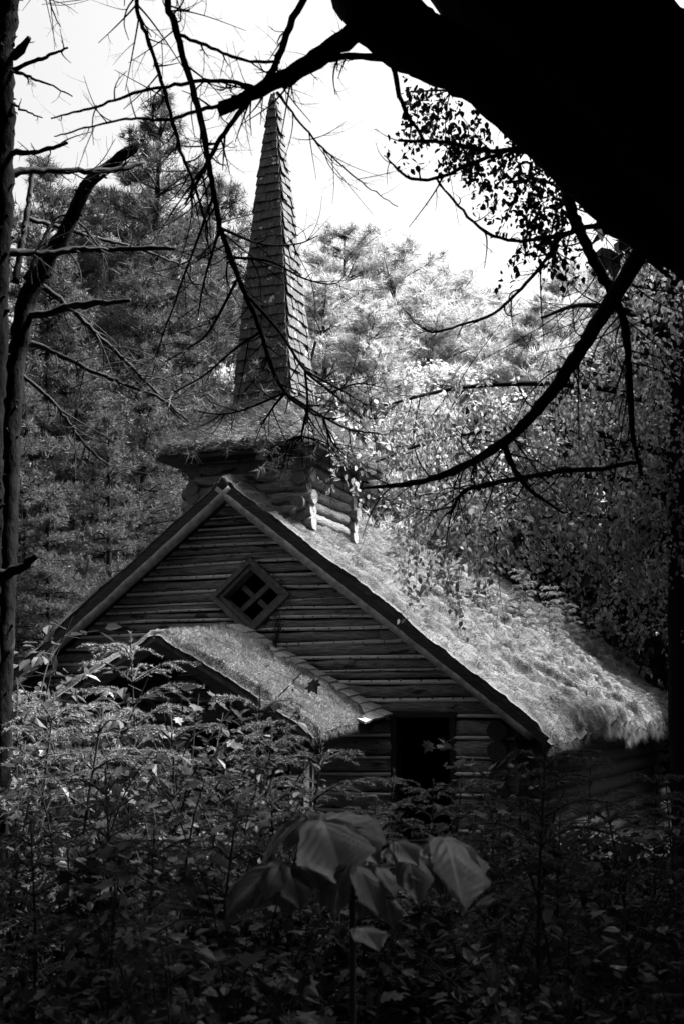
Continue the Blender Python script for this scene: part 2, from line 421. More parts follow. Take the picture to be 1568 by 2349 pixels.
def build_roof():
    cs, sn = math.cos(SL), math.sin(SL); ulen = math.hypot(ROOFW, RISE) + .34
    for sgn in (1, -1):
        U = np.array([sgn * cs, 0, -sn]); N = np.array([sgn * sn, 0, cs]); S = np.array([0, 1.0, 0])
        org = np.array([0, 0, E + RISE]) - N * .06
        def hf(u, s, sg=sgn):
            wx = 1.6 * fbm(u * .8, s * .8, 5); wy = 1.2 * fbm(u * .7, s * .7, 15)
            r1 = 1 - np.abs(2 * vnoise(u * 1.3 + wy, s * 3.4 + wx * 2 + u * .5, 6) - 1); r2 = 1 - np.abs(2 * vnoise(u * 4.4 + wy * 2, s * 6.5 + wx * 3, 16) - 1)
            rip = (.20 * r1 ** 1.5 + .09 * r2 ** 1.5) * np.clip((s - .5) / 2.2, .15, 1) * np.clip((u - .5) / 1.8, .25, 1)
            big = .16 * (fbm(u * .8, s * .8, 2) - .4) + .17 * (fbm(u * 3.4, s * 3.4, 4) - .45)
            fine = .08 * (fbm(u * 11, s * 11, 6) - .45)
            e = np.clip(s / .12, 0, 1) * np.clip((slen - s) / .12, 0, 1)
            dr = np.where(u > ulen - .3, -(.9 * (np.clip(u - ulen + .3, 0, .3)) ** 2) * 1.6, 0)
            return (.055 + big + rip + fine) * (.35 + .65 * e) + dr
        slen = LEN
        rf, _ = moss_roof('roof_slope', church, org, U, S, N, ulen, slen, 240 if sgn > 0 else 60, 520 if sgn > 0 else 120, hf, 'moss', .07)
        if sgn > 0:
            moss_blades('moss_tuft', rf, org, U, S, N, ulen, slen, hf, 150000, .035, .006, 'moss_blade', U * .5,
                        lambda a, b: np.clip(1.25 - b / 11, .3, 1) * (.25 + 1.1 * fbm(a * 1.5, b * 1.5, 12)), 3)
            rng = np.random.default_rng(55); nc, kb = 1500, 34
            cu = rng.uniform(.15, ulen, nc); cs2 = slen * rng.random(nc) ** .8; n = nc * kb
            a = np.clip(np.repeat(cu, kb) + rng.normal(0, .045, n), 0, ulen); b = np.clip(np.repeat(cs2, kb) + rng.normal(0, .06, n), 0, slen)
            P = org + a[:, None] * U + b[:, None] * S + hf(a, b)[:, None] * N - N * .01
            mb = MB(); needles(mb, P, norm(N * .55 + U * .75 + np.repeat(rng.normal(0, .3, (nc, 3)), kb, 0) + rng.normal(0, .3, (n, 3))), rng.uniform(.05, .13, n), .008, rng)
            link('grass_clump', mb.mesh('grass_clump', 'moss_blade'), rf, kind='stuff')
            # hanging fringe along the eave
            rng = np.random.default_rng(5); n = 26000
            b = rng.uniform(0, slen, n); a = ulen - rng.uniform(0, .16, n)
            P = org + a[:, None] * U + b[:, None] * S + hf(a, b)[:, None] * N - N * rng.uniform(0, .07, n)[:, None]
            mb = MB(); needles(mb, P, norm(np.array([.2, 0, -1]) + rng.normal(0, .22, (n, 3))), rng.uniform(.05, .17, n) * (.5 + fbm(b * 2, b * 0, 3)), .007, rng)
            link('moss_fringe', mb.mesh('moss_fringe', 'moss_blade'), rf, kind='stuff')
        else:
            moss_blades('moss_tuft', rf, org, U, S, N, ulen, 1.5, hf, 12000, .05, .008, 'moss_blade', U * .3, None, 4)
        # barge rafter: a peeled pole under the roof edge, and a dark board behind it
        mb = MB(); a0 = org - N * .13 + U * .03 + np.array([0, .04, 0])
        P, rr = smooth_path([a0 + np.array([sgn * -.0, 0, 0]), a0 + U * 1.6 - N * .01, a0 + U * 3.2 + N * .005, a0 + U * (ulen - .25)], [.062, .066, .058, .06], .12)
        tube(mb, P + R.normal(0, .0012, P.shape), rr, 10, .012); link('barge_rafter', mb.mesh('barge_rafter', 'rafter'), church)
        mb = MB()
        M = np.eye(4); M[:3, 0] = U; M[:3, 1] = S; M[:3, 2] = N; M[:3, 3] = org
        box(mb, (.02, -.012, -.125), (ulen - .06, .03, -.02), M); link('barge_board', mb.mesh('barge_board', 'dark_wood', False), church)
        for s in np.arange(1.0, LEN - .5, 1.15):
            mb = MB(); box(mb, (.15, s, -.17), (ulen - .3, s + .09, -.072), M); link('rafter', mb.mesh('rafter', 'dark_wood', False), church)
build_roof()

# steeple: crossed logs, flared thatchy skirt, shingled spire
TS, TH = 1.45, 0.75
def build_steeple():
    tw = link('steeple_tower', None, church)
    z0 = E + RISE - .62; rows = 8; h = .155
    for i in range(rows):
        z = z0 + i * h + .07
        for sg in (-1, 1):
            ext = R.uniform(.08, .18); ext2 = R.uniform(.07, .17)
            mb = MB(); P, rr = smooth_path([(-TH - ext, TS + sg * TH, z), (0, TS + sg * TH + R.uniform(-.02, .02), z), (TH + ext2, TS + sg * TH, z + R.uniform(-.01, .02))], [.078, .085, .09], .12)
            tube(mb, P + R.normal(0, .004, P.shape) * [0, 1, 1], rr, 12, .05, flat=True); link('log', mb.mesh('log', 'log'), tw)
            mb = MB(); za = z + h / 2; tl = R.uniform(-.03, .03)
            P, rr = smooth_path([(sg * TH, TS - TH - R.uniform(.06, .18), za + tl), (sg * TH + R.uniform(-.02, .02), TS, za), (sg * TH, TS + TH + R.uniform(.08, .2), za - tl)], [.092, .086, .08], .12)
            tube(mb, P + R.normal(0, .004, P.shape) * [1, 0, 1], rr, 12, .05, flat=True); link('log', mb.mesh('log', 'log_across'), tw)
    # skirt roof
    ze, zt, he, ht = E + 3.28, E + 3.95, 1.13, .42
    sk = link('skirt_roof', None, church)
    mb = MB(); vs = [(x * he, TS + y * he, ze - .02) for x, y in ((-1, -1), (1, -1), (1, 1), (-1, 1))] + [(x * he, TS + y * he, ze - .07) for x, y in ((-1, -1), (1, -1), (1, 1), (-1, 1))]
    mb.add(vs, np.array([[0, 1, 2, 3], [4, 7, 6, 5], [0, 4, 5, 1], [1, 5, 6, 2], [2, 6, 7, 3], [3, 7, 4, 0]]))
    link('soffit', mb.mesh('soffit', 'dark_wood', False), sk)
    for q in range(4):
        an = q * math.pi / 2; Rz = np.array([[math.cos(an), -math.sin(an), 0], [math.sin(an), math.cos(an), 0], [0, 0, 1]])
        nu, ns = 40, 90; u = np.linspace(0, 1, nu)[:, None]; s = np.linspace(-1, 1, ns)[None]
        half = ht - .04 + (he - ht + .04) * u; z = zt + .04 - (zt - ze + .04) * u ** .92
        X = s * half; Y = -half + 0 * X; Z = z + 0 * X
        hb = .05 + .07 * fbm(X * 3 + q * 9, u * 4 + 0 * X, 3 + q) + .03 * fbm(X * 12, u * 16 + 0 * X, 7)
        hb = hb * np.clip((1 - u) / .06, .25, 1) * np.clip((1 - np.abs(s)) / .05, .3, 1)
        nrm = np.array([0, -(zt - ze), (he - ht)]); nrm = nrm / np.linalg.norm(nrm)
        V = np.stack([X, Y, Z], -1) + hb[..., None] * nrm
        V2 = np.stack([X, Y, Z], -1) - .0 * nrm
        i = np.arange(nu - 1)[:, None] * ns; j = np.arange(ns - 1)[None]
        qd = np.stack([i + j, i + ns + j, i + ns + j + 1, i + j + 1], -1).reshape(-1, 4); M = nu * ns
        ring = (nu - 1) * ns + np.arange(ns - 1); sd_ = np.stack([ring, ring + M, ring + 1 + M, ring + 1], -1)
        mb = MB(); mb.add((np.vstack([V.reshape(-1, 3), V2.reshape(-1, 3)])) @ Rz.T + np.array([0, TS, 0]), [qd, sd_])
        so_ = link('thatch_slope', mb.mesh('thatch_slope', 'thatch'), sk)
        rng = np.random.default_rng(20 + q); n = 16000 if q < 2 else 3000
        a = rng.integers(0, nu, n); b = rng.integers(0, ns, n)
        P = V[a, b] + rng.normal(0, .012, (n, 3)); P = P @ Rz.T + np.array([0, TS, 0])
        D = (norm(np.array([0, -.75, -.45]) + rng.normal(0, .42, (n, 3)) + nrm * .35)) @ Rz.T
        mb = MB(); needles(mb, P, D, rng.uniform(.05, .15, n), .007, rng); link('needle_litter', mb.mesh('needle_litter', 'thatch_blade'), so_, kind='stuff')
    # spire
    prof_z = np.array([3.9, 5.13, 6.2, 7.37, 8.27, 8.6]) + E; prof_h = np.array([.41, .325, .245, .150, .052, .012])
    hw = lambda z: float(np.interp(z, prof_z, prof_h)); lean = lambda z: -.05 * (z - E - 3.9) / 4.7
    sp = link('spire', None, church)
    mb = MB(); zz = np.linspace(E + 3.85, E + 8.6, 30)
    vs = []
    for z in zz:
        h_ = hw(z) - .012 if hw(z) > .03 else hw(z) * .6
        for x, y in ((-1, -1), (1, -1), (1, 1), (-1, 1)): vs.append((lean(z) + x * h_, TS + y * h_, z))
    i = np.arange(29)[:, None] * 4; j = np.arange(4)[None]; j2 = (j + 1) % 4
    mb.add(vs, [np.stack([i + j, i + j2, i + 4 + j2, i + 4 + j], -1).reshape(-1, 4), np.array([[116, 117, 118, 119]])])
    core = link('spire_core', mb.mesh('spire_core', 'dark_wood', False), sp)
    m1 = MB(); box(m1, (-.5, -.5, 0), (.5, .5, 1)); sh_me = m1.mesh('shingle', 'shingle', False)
    hid = MB(); z = E + 3.88; cnt = 0
    while z < E + 8.45:
        ch = .158 - .04 * (z - E - 3.9) / 4.6
        h0 = hw(z); h1 = hw(z + ch * 1.5)
        for q in range(4):
            an = q * math.pi / 2; Rz = Matrix.Rotation(an, 4, 'Z')
            x = -h0 - .008; 
            while x < h0 - .012:
                wd = min(R.uniform(.10, .19), h0 + .008 - x)
                if h0 + .008 - x - wd < .05: wd = h0 + .008 - x
                xc = x + wd / 2; k = h1 / h0
                tilt = math.atan2(h0 - hw(z + ch * 1.25) + .026, ch * 1.25)
                # local: x across, y out of the face, z up
                M = (Matrix.Translation((lean(z), TS, 0)) @ Rz @ Matrix.Translation((xc * (1 + k) / 2 , -h0 - .022 - R.uniform(0, .022), z - R.uniform(0, .03)))
                     @ Matrix.Rotation(R.normal(0, .03), 4, 'Y') @ Matrix.Rotation(-tilt, 4, 'X') @ Matrix.Diagonal((wd - .006, .014, ch * 1.25, 1)))
                if q in (0, 1) and cnt < 300:
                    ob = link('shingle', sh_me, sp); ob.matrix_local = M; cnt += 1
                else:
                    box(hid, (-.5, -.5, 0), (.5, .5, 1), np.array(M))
                x += wd
        z += ch
    # corner boards of thin wood over the visible arrises
    if hid.n: link('rear_shingles', hid.mesh('rear_shingles', 'shingle', False), sp, kind='stuff')
    # one loose slat hanging off the right side
    mb = MB(); box(mb, (-.02, -.006, -.30), (.02, .006, 0)); o = link('loose_slat', mb.mesh('loose_slat', 'dark_wood', False), sp)
    o.location = (.42, TS + .40, E + 5.05); o.rotation_euler = (0, .25, 0)
build_steeple()

def build_porch():
    # ridge runs from the wall (s=.45) out to s=-1.7
    po = link('porch', None, church)
    sF, sB = -1.72, .42; zF, zB = E + .83, E + 1.05; tR = .10
    slen = math.hypot(sB - sF, zB - zF); S = norm(np.array([0, sB - sF, zB - zF]))
    for sgn in (1, -1):
        dn = norm(np.array([sgn * 1.86, 0, -1.06])); U = dn
        N = norm(np.cross(S, U)) * (1 if sgn < 0 else 1)
        N = N if N[2] > 0 else -N
        org = np.array([tR, sF, zF]); ulen = 2.12
        def hf(u, s):
            bare = np.clip((s - 1.50 - .16 * (fbm(u * 3, u * 0, 41) - .4)) / .12, 0, 1)                    # bare shingles along the wall
            b = .09 + .16 * (fbm(u * 1.8, s * 1.8, 21) - .4) + .10 * (fbm(u * 6, s * 6, 22) - .45) + .05 * (fbm(u * 17, s * 17, 27) - .45)
            e = np.clip(s / .1, .3, 1) * np.clip(u / .1 + .4, .3, 1)
            dr = -1.2 * np.clip(u - ulen + .22, 0, .3) ** 2
            return b * e * (1 - bare) - .012 * bare + dr
        rf, _ = moss_roof('porch_slope', po, org, U, S, N, ulen, slen, 110 if sgn > 0 else 30, 130 if sgn > 0 else 40, hf, 'moss', .04)
        if sgn > 0:
            moss_blades('moss_tuft', rf, org, U, S, N, ulen, slen - .72, hf, 60000, .03, .0055, 'moss_blade', U * .3, lambda a, b: .35 + 1.0 * fbm(a * 2, b * 2, 31), 9)
            rng = np.random.default_rng(15); n = 5000
            b = rng.uniform(0, slen - .4, n); a = ulen - rng.uniform(0, .1, n)
            P = org + a[:, None] * U + b[:, None] * S + hf(a, b)[:, None] * N - N * rng.uniform(0, .05, n)[:, None]
            mb = MB(); needles(mb, P, norm(np.array([.2, 0, -1]) + rng.normal(0, .25, (n, 3))), rng.uniform(.03, .1, n), .006, rng)
            link('moss_fringe', mb.mesh('moss_fringe', 'moss_blade'), rf, kind='stuff')
            # tall weeds and needles lodged between the moss and the shingles
            n = 2000; c = rng.integers(0, 60, n); cu = rng.uniform(.05, 1.6, 60); cs_ = 1.36 + rng.normal(0, .08, 60)
            a = np.clip(cu[c] + rng.normal(0, .07, n), .02, ulen); b = np.clip(cs_[c] + rng.normal(0, .07, n), .5, slen - .1)
            P = org + a[:, None] * U + b[:, None] * S + hf(a, b)[:, None] * N
            mb = MB(); needles(mb, P, norm(np.array([0, 0, .7]) + rng.normal(0, .6, (n, 3))), rng.uniform(.03, .09, n), .006, rng)
            link('weed_tuft', mb.mesh('weed_tuft', 'spruce_needle'), rf, kind='stuff')
            m1 = MB(); box(m1, (0, 0, 0), (1, 1, 1)); me = m1.mesh('shingle', 'porch_shingle', False)
            M0 = np.eye(4); M0[:3, 0] = U; M0[:3, 1] = S; M0[:3, 2] = N; M0[:3, 3] = org
            exp = .155; r = 0
            u = ulen + .05
            while u > .05:
                s = slen - .03
                while s > 1.42:
                    wd = R.uniform(.14, .24)
                    M = Matrix(M0.tolist()) @ Matrix.Translation((u - exp - .06, s - wd + .004, .008)) @ Matrix.Rotation(-.12 + R.uniform(-.03, .03), 4, 'Y') @ Matrix.Rotation(R.normal(0, .02), 4, 'Z') @ Matrix.Diagonal((exp + .075, wd - .008, .026, 1))
                    ob = link('shingle', me, rf); ob.matrix_local = M; s -= wd
                u -= exp
        M = np.eye(4); M[:3, 0] = U; M[:3, 1] = S; M[:3, 2] = N; M[:3, 3] = org
        mb = MB(); box(mb, (.0, .0, -.14), (ulen - .05, .05, -.042), M); link('barge_board', mb.mesh('barge_board', 'dark_wood', False), po)
        mb = MB(); box(mb, (.05, .62, -.13), (ulen - .1, .70, -.042), M); link('rafter', mb.mesh('rafter', 'dark_wood', False), po)
        # post, beam and diagonal brace
        t = tR + sgn * 1.62
        mb = MB(); box(mb, (t - .07, sF + .12, -.2), (t + .07, sF + .26, E - .12)); link('post', mb.mesh('post', 'dark_wood', False), po)
        mb = MB(); box(mb, (t - .06, sF + .05, E - .12), (t + .06, sB, E - .0)); link('beam', mb.mesh('beam', 'dark_wood', False), po)
        mb = MB(); tube(mb, [(tR, sF + .2, E + .02), (tR + sgn * .55, sF + .2, E + .42)], [.03, .03], 6); link('brace', mb.mesh('brace', 'dark_wood'), po)
    mb = MB(); box(mb, (tR - 1.6, sF + .14, E - .06), (tR + 1.6, sF + .24, E + .03)); link('tie_beam', mb.mesh('tie_beam', 'dark_wood', False), po)
    for t in (1.55, 1.42, 1.30):
        mb = MB(); box(mb, (tR + t, sF + .45 + (1.55 - t), -.2), (tR + t + .09, sF + .49 + (1.55 - t), E - .12)); link('plank', mb.mesh('plank', 'dark_wood', False), po)
build_porch()

# ------------------------------------------------------------------ trees
def twigs(mb, P, rr, n, L, rng, level=2, tips=None, droop=0.0, thin=1.0, u0=.15):
    if len(P) < 3: return
    T = norm(np.gradient(P, axis=0))
    for _ in range(n):
        i = int(rng.uniform(u0, .99) * (len(P) - 1))
        side = norm(np.cross(T[i], rng.normal(size=3)))
        d = norm(T[i] * rng.uniform(.2, 1.0) + side * rng.uniform(.5, 1.1) + np.array([0, 0, -droop]))
        l = L * rng.uniform(.35, 1.2); bend = rng.normal(0, .45, 3) + np.array([0, 0, -droop * .5])
        pts = [P[i] + d * l * t + bend * l * t * t * 1.0 for t in (0, .33, .66, 1.0)]
        r0 = min(rr[i] * .6, .0042 * thin * (1 + .3 * rng.random()) * (1 if level > 1 else .6))
        Q, q = smooth_path(pts, [r0, r0 * .8, r0 * .6, r0 * .35], l / 7)
        tube(mb, Q, q, 4, 0, rng, False)
        if level > 1: twigs(mb, Q, q, rng.integers(1, 4), L * .5, rng, level - 1, tips, droop, thin, .3)
        if tips is not None: tips.append((Q[-1], norm(Q[-1] - Q[-2])))

def tufts(mb, tips, k, ln, wd, rng, spread=.75):
    if not tips: return
    P = np.repeat(np.array([t[0] for t in tips]), k, 0); D = np.repeat(np.array([t[1] for t in tips]), k, 0)
    P = P - D * rng.uniform(0, .04, len(P))[:, None]
    needles(mb, P, D * .45 + norm(rng.normal(size=P.shape)) * spread, ln * rng.uniform(.7, 1.1, len(P)), wd, rng)

def px_path(pts, depth0, depth1=None, step=None):
    """[(px, py, radius_px)] with depth running from depth0 to depth1 -> smoothed path and radii"""
    depth1 = depth0 if depth1 is None else depth1
    n = len(pts); P = []; rr = []
    for i, (x, y, r) in enumerate(pts):
        dp = depth0 + (depth1 - depth0) * i / max(1, n - 1)
        P.append(at(x, y, dp)); rr.append(r * dp / F)
    return smooth_path(P, rr, step or .05)

def conifer(seed, H=12.0, Rw=2.6, clear=.12, nb=90, per=26, k=12, ln=.16, wd=.016, up=.15, mname='needle', full=0.0):
    """white pine: trunk with limbs, and a crown of needle tufts on flat sprays"""
    rng = np.random.default_rng(seed); tr = MB(); cr = MB()
    P, rr = smooth_path([(0, 0, -.3), (rng.normal(0, .1), rng.normal(0, .1), H * .5), (0, 0, H)], [H * .016, H * .011, .01], .5)
    tube(tr, P, rr, 8, .05, rng)
    pos = []; dr = []
    for b in range(nb):
        u = (b + rng.random()) / nb; z = H * (clear + (1 - clear) * u ** .9)
        z = round(z / (H * .045)) * H * .045 + rng.normal(0, .06); z = min(z, H * .99)
        w = (1 - z / H); L = Rw * ((1 - full) * w ** .75 + full * (1 - (z / H) ** 2.4) ** .6) * rng.uniform(.55, 1.15) * min(1, (z / H) / .18 + .5) + .12
        az = rng.uniform(0, 2 * math.pi); h = np.array([math.cos(az), math.sin(az), 0]); s = np.array([-h[1], h[0], 0])
        rise = rng.normal(up, .12) + .5 * (1 - w) ** 3
        pts = [np.array([0, 0, z]) + h * L * t + np.array([0, 0, L * (rise * t - .22 * t * t + .10 * t ** 3)]) for t in (0, .35, .7, 1)]
        Q, q = smooth_path(pts, [.012 + L * .008, .010 + L * .004, .008, .004], L / 6)
        tube(tr, Q, q, 5, 0, rng, False)
        m = int(per * (.10 + 1.15 * L / Rw)); t = rng.uniform(.10, 1.02, m) ** .75
        c = np.stack([np.interp(t, np.linspace(0, 1, len(Q)), Q[:, a]) for a in range(3)], 1)
        lat = rng.normal(0, .22, m) * L * (1.15 - t * .7)
        pos.append(c + s * lat[:, None] + rng.normal(0, .05, (m, 3)) + np.array([0, 0, .05]))
        dr.append(norm(h * .7 + s * np.sign(lat)[:, None] * .5 + np.array([0, 0, .35]) + rng.normal(0, .3, (m, 3))))
    pos = np.vstack(pos); dr = np.vstack(dr)
    P2 = np.repeat(pos, k, 0) + rng.normal(0, .03, (len(pos) * k, 3)); D2 = np.repeat(dr, k, 0)
    needles(cr, P2, D2 * .8 + rng.normal(0, .55, D2.shape), ln * rng.uniform(.6, 1.25, len(P2)), wd, rng)
    return tr.mesh('trunk', 'bark'), cr.mesh('crown', mname, False)

def leafy(seed, H=9.0, Rw=2.6, clear=.25, limbs=26, twig_n=10, per=16, size=.12, mname='leaf', shape='kite', spread=.30):
    """broadleaf tree: trunk with limbs, crown of leaves along drooping sprays"""
    rng = np.random.default_rng(seed); tr = MB(); cr = MB(); pos = []
    P, rr = smooth_path([(0, 0, -.3), (rng.normal(0, .15), rng.normal(0, .15), H * .45), (rng.normal(0, .3), rng.normal(0, .3), H * .95)], [H * .017, H * .012, .015], .5)
    tube(tr, P, rr, 8, .05, rng)
    for b in range(limbs):
        u = (b + rng.random()) / limbs; z = H * (clear + (.97 - clear) * u)
        c0 = np.array([np.interp(z, P[:, 2], P[:, a]) for a in range(3)])
        L = Rw * math.sin(math.pi * (.18 + .78 * u)) ** .7 * rng.uniform(.6, 1.15); az = b * 2.4 + rng.normal(0, .4)
        h = np.array([math.cos(az), math.sin(az), 0])
        pts = [c0 + h * L * t + np.array([0, 0, L * (.55 * t - .35 * t * t)]) for t in (0, .4, .75, 1)]
        Q, q = smooth_path(pts, [.012 + L * .012, .015, .01, .005], L / 7); tube(tr, Q, q, 5, 0, rng, False)
        for _ in range(twig_n):
            i = int(rng.uniform(.25, 1) * (len(Q) - 1)); d = norm(h * .6 + rng.normal(0, .7, 3)); l = rng.uniform(.3, .9) * spread * Rw
            t = rng.uniform(0, 1, per)[:, None]
            pos.append(Q[i] + d * l * t + np.array([0, 0, -.5]) * l * t * t + rng.normal(0, size * .8, (per, 3)))
    pos = np.vstack(pos); n = len(pos)
    Y = norm(rng.normal(0, .7, (n, 3)) + np.array([0, 0, -.45])); N = norm(rng.normal(0, .6, (n, 3)) + np.array([0, 0, 1]))
    leaves(cr, pos, Y, N, size * rng.uniform(.6, 1.3, n), shape)
    return tr.mesh('trunk', 'bark'), cr.mesh('crown', mname, False)

def plant(name, meshes, px, depth, top_py, H0, label, cat, group=None, rz=None, wide=1.0, base=None):
    p = at(px, top_py, depth); gz = float(ground_z(np.array(p[0]), np.array(p[1])))
    o = link(name, None, None, label, cat, group, None, (p[0], p[1], gz), R.uniform(0, 6.28) if rz is None else rz)
    k = (p[2] - gz) / H0; o.scale = (k * wide, k * wide, k)
    names = ('trunk', 'crown')
    for nm, me in zip(names, meshes): link(nm, me, o)
    return o

def set_tree(name, meshes, x, y, h, H0, label, cat, group=None, wide=1.0):
    gz = float(ground_z(np.array(x), np.array(y)))
    o = link(name, None, None, label, cat, group, None, (x, y, gz), R.uniform(0, 6.28)); k = h / H0; o.scale = (k * wide, k * wide, k)
    for nm, me in zip(('trunk', 'crown'), meshes): link(nm, me, o)
    return o

PINE = [conifer(11, 12, 2.9, .10, 130, 52, 14, .17, .018), conifer(12, 12, 2.7, .15, 150, 56, 14, .19, .018, up=.3, full=.55), conifer(13, 12, 3.4, .06, 170, 56, 14, .19, .018, up=.12, full=.4), conifer(14, 12, 3.0, .1, 160, 60, 14, .2, .018, up=.25, full=.8)]
HEML = [conifer(21, 10, 3.4, .04, 170, 60, 12, .11, .02, up=-.02, mname='hemlock_shaded_pine_needle'), conifer(22, 10, 3.0, .03, 160, 60, 12, .11, .02, up=.02, mname='hemlock_shaded_pine_needle')]
BROAD = [leafy(31, 9, 2.8, .2, 34, 12, 16, .13), leafy(32, 9, 3.2, .12, 38, 12, 16, .12)]
DARK = [leafy(41, 10, 4.0, .3, 40, 14, 22, .30, 'dark_leaf', 'ovate', .34), leafy(42, 10, 3.6, .02, 46, 16, 22, .26, 'dark_leaf', 'ovate', .34)]

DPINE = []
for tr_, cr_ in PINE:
    c_ = cr_.copy(); c_.materials[0] = MATS['hemlock_shaded_pine_needle']; DPINE.append((tr_, c_))  # same pines with darker needles: shade on the left put into the colour
G1 = 'pines rising behind the chapel'
for (m, px, dp, ty, wd, lab) in (
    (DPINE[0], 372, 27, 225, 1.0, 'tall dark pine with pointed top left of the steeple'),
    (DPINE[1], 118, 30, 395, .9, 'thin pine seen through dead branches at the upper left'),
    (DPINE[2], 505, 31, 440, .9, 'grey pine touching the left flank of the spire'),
    (DPINE[1], 240, 33, 470, 1.0, 'soft grey pine in the gap beyond the broken snag'),
    (PINE[1], 790, 38, 530, 1.1, 'pale hazy pine just right of the spire'),
    (PINE[3], 905, 40, 590, 1.3, 'broad pale pine with airy boughs right of the spire'),
    (PINE[2], 1035, 43, 640, 1.4, 'faint washed-out pine between two paler neighbours'),
    (PINE[3], 1160, 46, 690, 1.3, 'lowest pale pine under the bright gap of sky'),
    (PINE[2], 1290, 36, 620, .8, 'grey pine behind the curved bare limb on the right'),
    (PINE[1], 1400, 40, 600, .9, 'pine mostly hidden by the dark birch at the right'),
    (PINE[2], 1500, 34, 560, .9, 'pine filling the gap behind the birch trunk'),
    (PINE[3], 740, 33, 660, 1.2, 'lower bushy pine touching the right flank of the spire'), (PINE[2], 850, 31, 720, 1.2, 'spreading low pine with flat boughs right of the spire'),
    (PINE[3], 985, 36, 690, 1.3, 'low full pine in the middle of the bright trees'), (PINE[2], 1105, 37, 740, 1.2, 'low pine left of the curved limb'), (PINE[1], 1230, 33, 720, 1.2, 'low pine behind the curved limb'),
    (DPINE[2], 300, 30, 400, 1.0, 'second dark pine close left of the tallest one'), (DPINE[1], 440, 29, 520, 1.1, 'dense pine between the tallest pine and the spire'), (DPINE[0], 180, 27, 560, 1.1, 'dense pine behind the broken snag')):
    plant('pine_tree', m, px, dp, ty, 12, lab, 'tree', G1, wide=wd)
G2 = 'trees crowding the left side of the chapel'
for (m, px, dp, ty, wd, lab, H0) in (
    (HEML[0], 120, 20, 560, .9, 'large drooping hemlock behind the dead snag', 10),
    (HEML[1], 330, 22, 640, .85, 'hemlock with layered boughs left of the steeple tower', 10),
    (HEML[0], 420, 25, 780, .8, 'shorter hemlock whose boughs touch the tower skirt', 10),
    (HEML[1], -60, 21, 480, .9, 'hemlock cut by the left edge of the picture', 10),
    (HEML[0], 60, 18.5, 900, 1.0, 'dark hemlock low at the left behind the trunk', 10), (HEML[1], 180, 20, 800, 1.0, 'full hemlock right of the snag', 10),
    (HEML[0], 340, 20.5, 900, 1.0, 'broad low hemlock beside the left roof slope', 10), (HEML[1], 110, 17, 1130, 1.1, 'black low hemlock above the left end of the roof', 10),
    (HEML[1], 250, 18, 960, .8, 'small hemlock just above the left roof edge', 10),
    (BROAD[1], 520, 30, 760, .9, 'pale broadleaf tree showing left of the spire base', 9)):
    plant('hemlock_tree' if m in HEML else 'broadleaf_tree', m, px, dp, ty, H0, lab, 'tree', G2, wide=wd)
G3 = 'leafy trees behind the roof at the right'
for (m, px, dp, ty, wd, lab, H0) in (
    (BROAD[0], 900, 33, 840, 1.1, 'bright leafy tree behind the tower on its right', 9),
    (BROAD[1], 1060, 34, 830, 1.2, 'brightest leafy tree above the roof ridge', 9),
    (BROAD[0], 1220, 31, 900, 1.1, 'sunlit leafy tree above the far end of the roof', 9),
    (BROAD[1], 1390, 27, 850, 1.0, 'half shaded leafy tree right of the roof', 9),
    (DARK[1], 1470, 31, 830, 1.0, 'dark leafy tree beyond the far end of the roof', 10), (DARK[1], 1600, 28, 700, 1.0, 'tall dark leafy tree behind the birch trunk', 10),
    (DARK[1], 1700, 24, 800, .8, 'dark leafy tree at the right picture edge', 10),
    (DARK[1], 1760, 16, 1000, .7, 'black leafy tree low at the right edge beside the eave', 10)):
    plant('broadleaf_tree', m, px, dp, ty, H0, lab, 'tree', G3, wide=wd)
# more wood: distant trees close the horizon, unseen ones are added for shade
k = 0
WOOD = ['beyond the chapel far left', 'beyond the chapel left of centre', 'far behind the spire', 'far behind the bright gap', 'far behind the roof end', 'far right beyond the birch']
for i, x in enumerate((-22, -13, -3, 8, 17, 26)):
    set_tree('pine_tree', PINE[i % 3], x, 52 + (i * 37) % 9, 14.5, 12, 'distant pine of the forest wall ' + WOOD[i], 'tree', 'distant forest wall', 1.3)
for i, (x, y, h, m, lab) in enumerate(((-9, 3, 11, 0, 'shade tree left of the viewer'), (-7.5, -4, 12, 0, 'shade tree behind the viewer on the left'), (0, -7, 12, 0, 'shade tree straight behind the viewer'),
                                (7, -4, 12, 0, 'shade tree behind the viewer on the right'), (7.8, 4.5, 9, 0, 'tall shade tree right of the viewer'), (7.4, 11.6, 11.5, 0, 'shade tree right of the chapel corner'), (6.7, 10.2, 9, 1, 'added dense shade tree right of the birch'), (7.4, 15.5, 7.5, 1, 'added dense shade tree beside the right wall of the chapel'), (9.8, 21, 8, 1, 'added dense shade tree beside the far right wall of the chapel'), (6.4, 7.9, 9, 0, 'shade tree just outside the right edge'), (6.4, 1.0, 8, 0, 'shade tree close at the right of the viewer'),
                                (-6, 4.5, 6.5, 1, 'added bushy shade tree just outside the left edge'), (-4.5, -.5, 6, 1, 'added bushy shade tree left behind the viewer'), (-1.5, -4.5, 6, 1, 'added bushy shade tree behind the viewer'),
                                (3.2, -3.5, 6, 1, 'added bushy shade tree right behind the viewer'), (4.2, .8, 5.5, 1, 'added bushy shade tree at the right of the viewer'), (-9.5, 10, 10, 0, 'shade tree left of the chapel porch'), (4.6, 6.5, 5.5, 1, 'added bushy shade tree just outside the right edge'))):
    set_tree('broadleaf_tree', DARK[m], x, y, h, 10, lab, 'tree', 'unseen trees added for shade around the viewer')

# ------------------------------------------------------------------ the leaning tree over the viewer
def ragged(P, rr, rng, amp, ra=.05):
    return P + rng.normal(0, amp, P.shape), rr * (1 + rng.normal(0, ra, len(rr)))

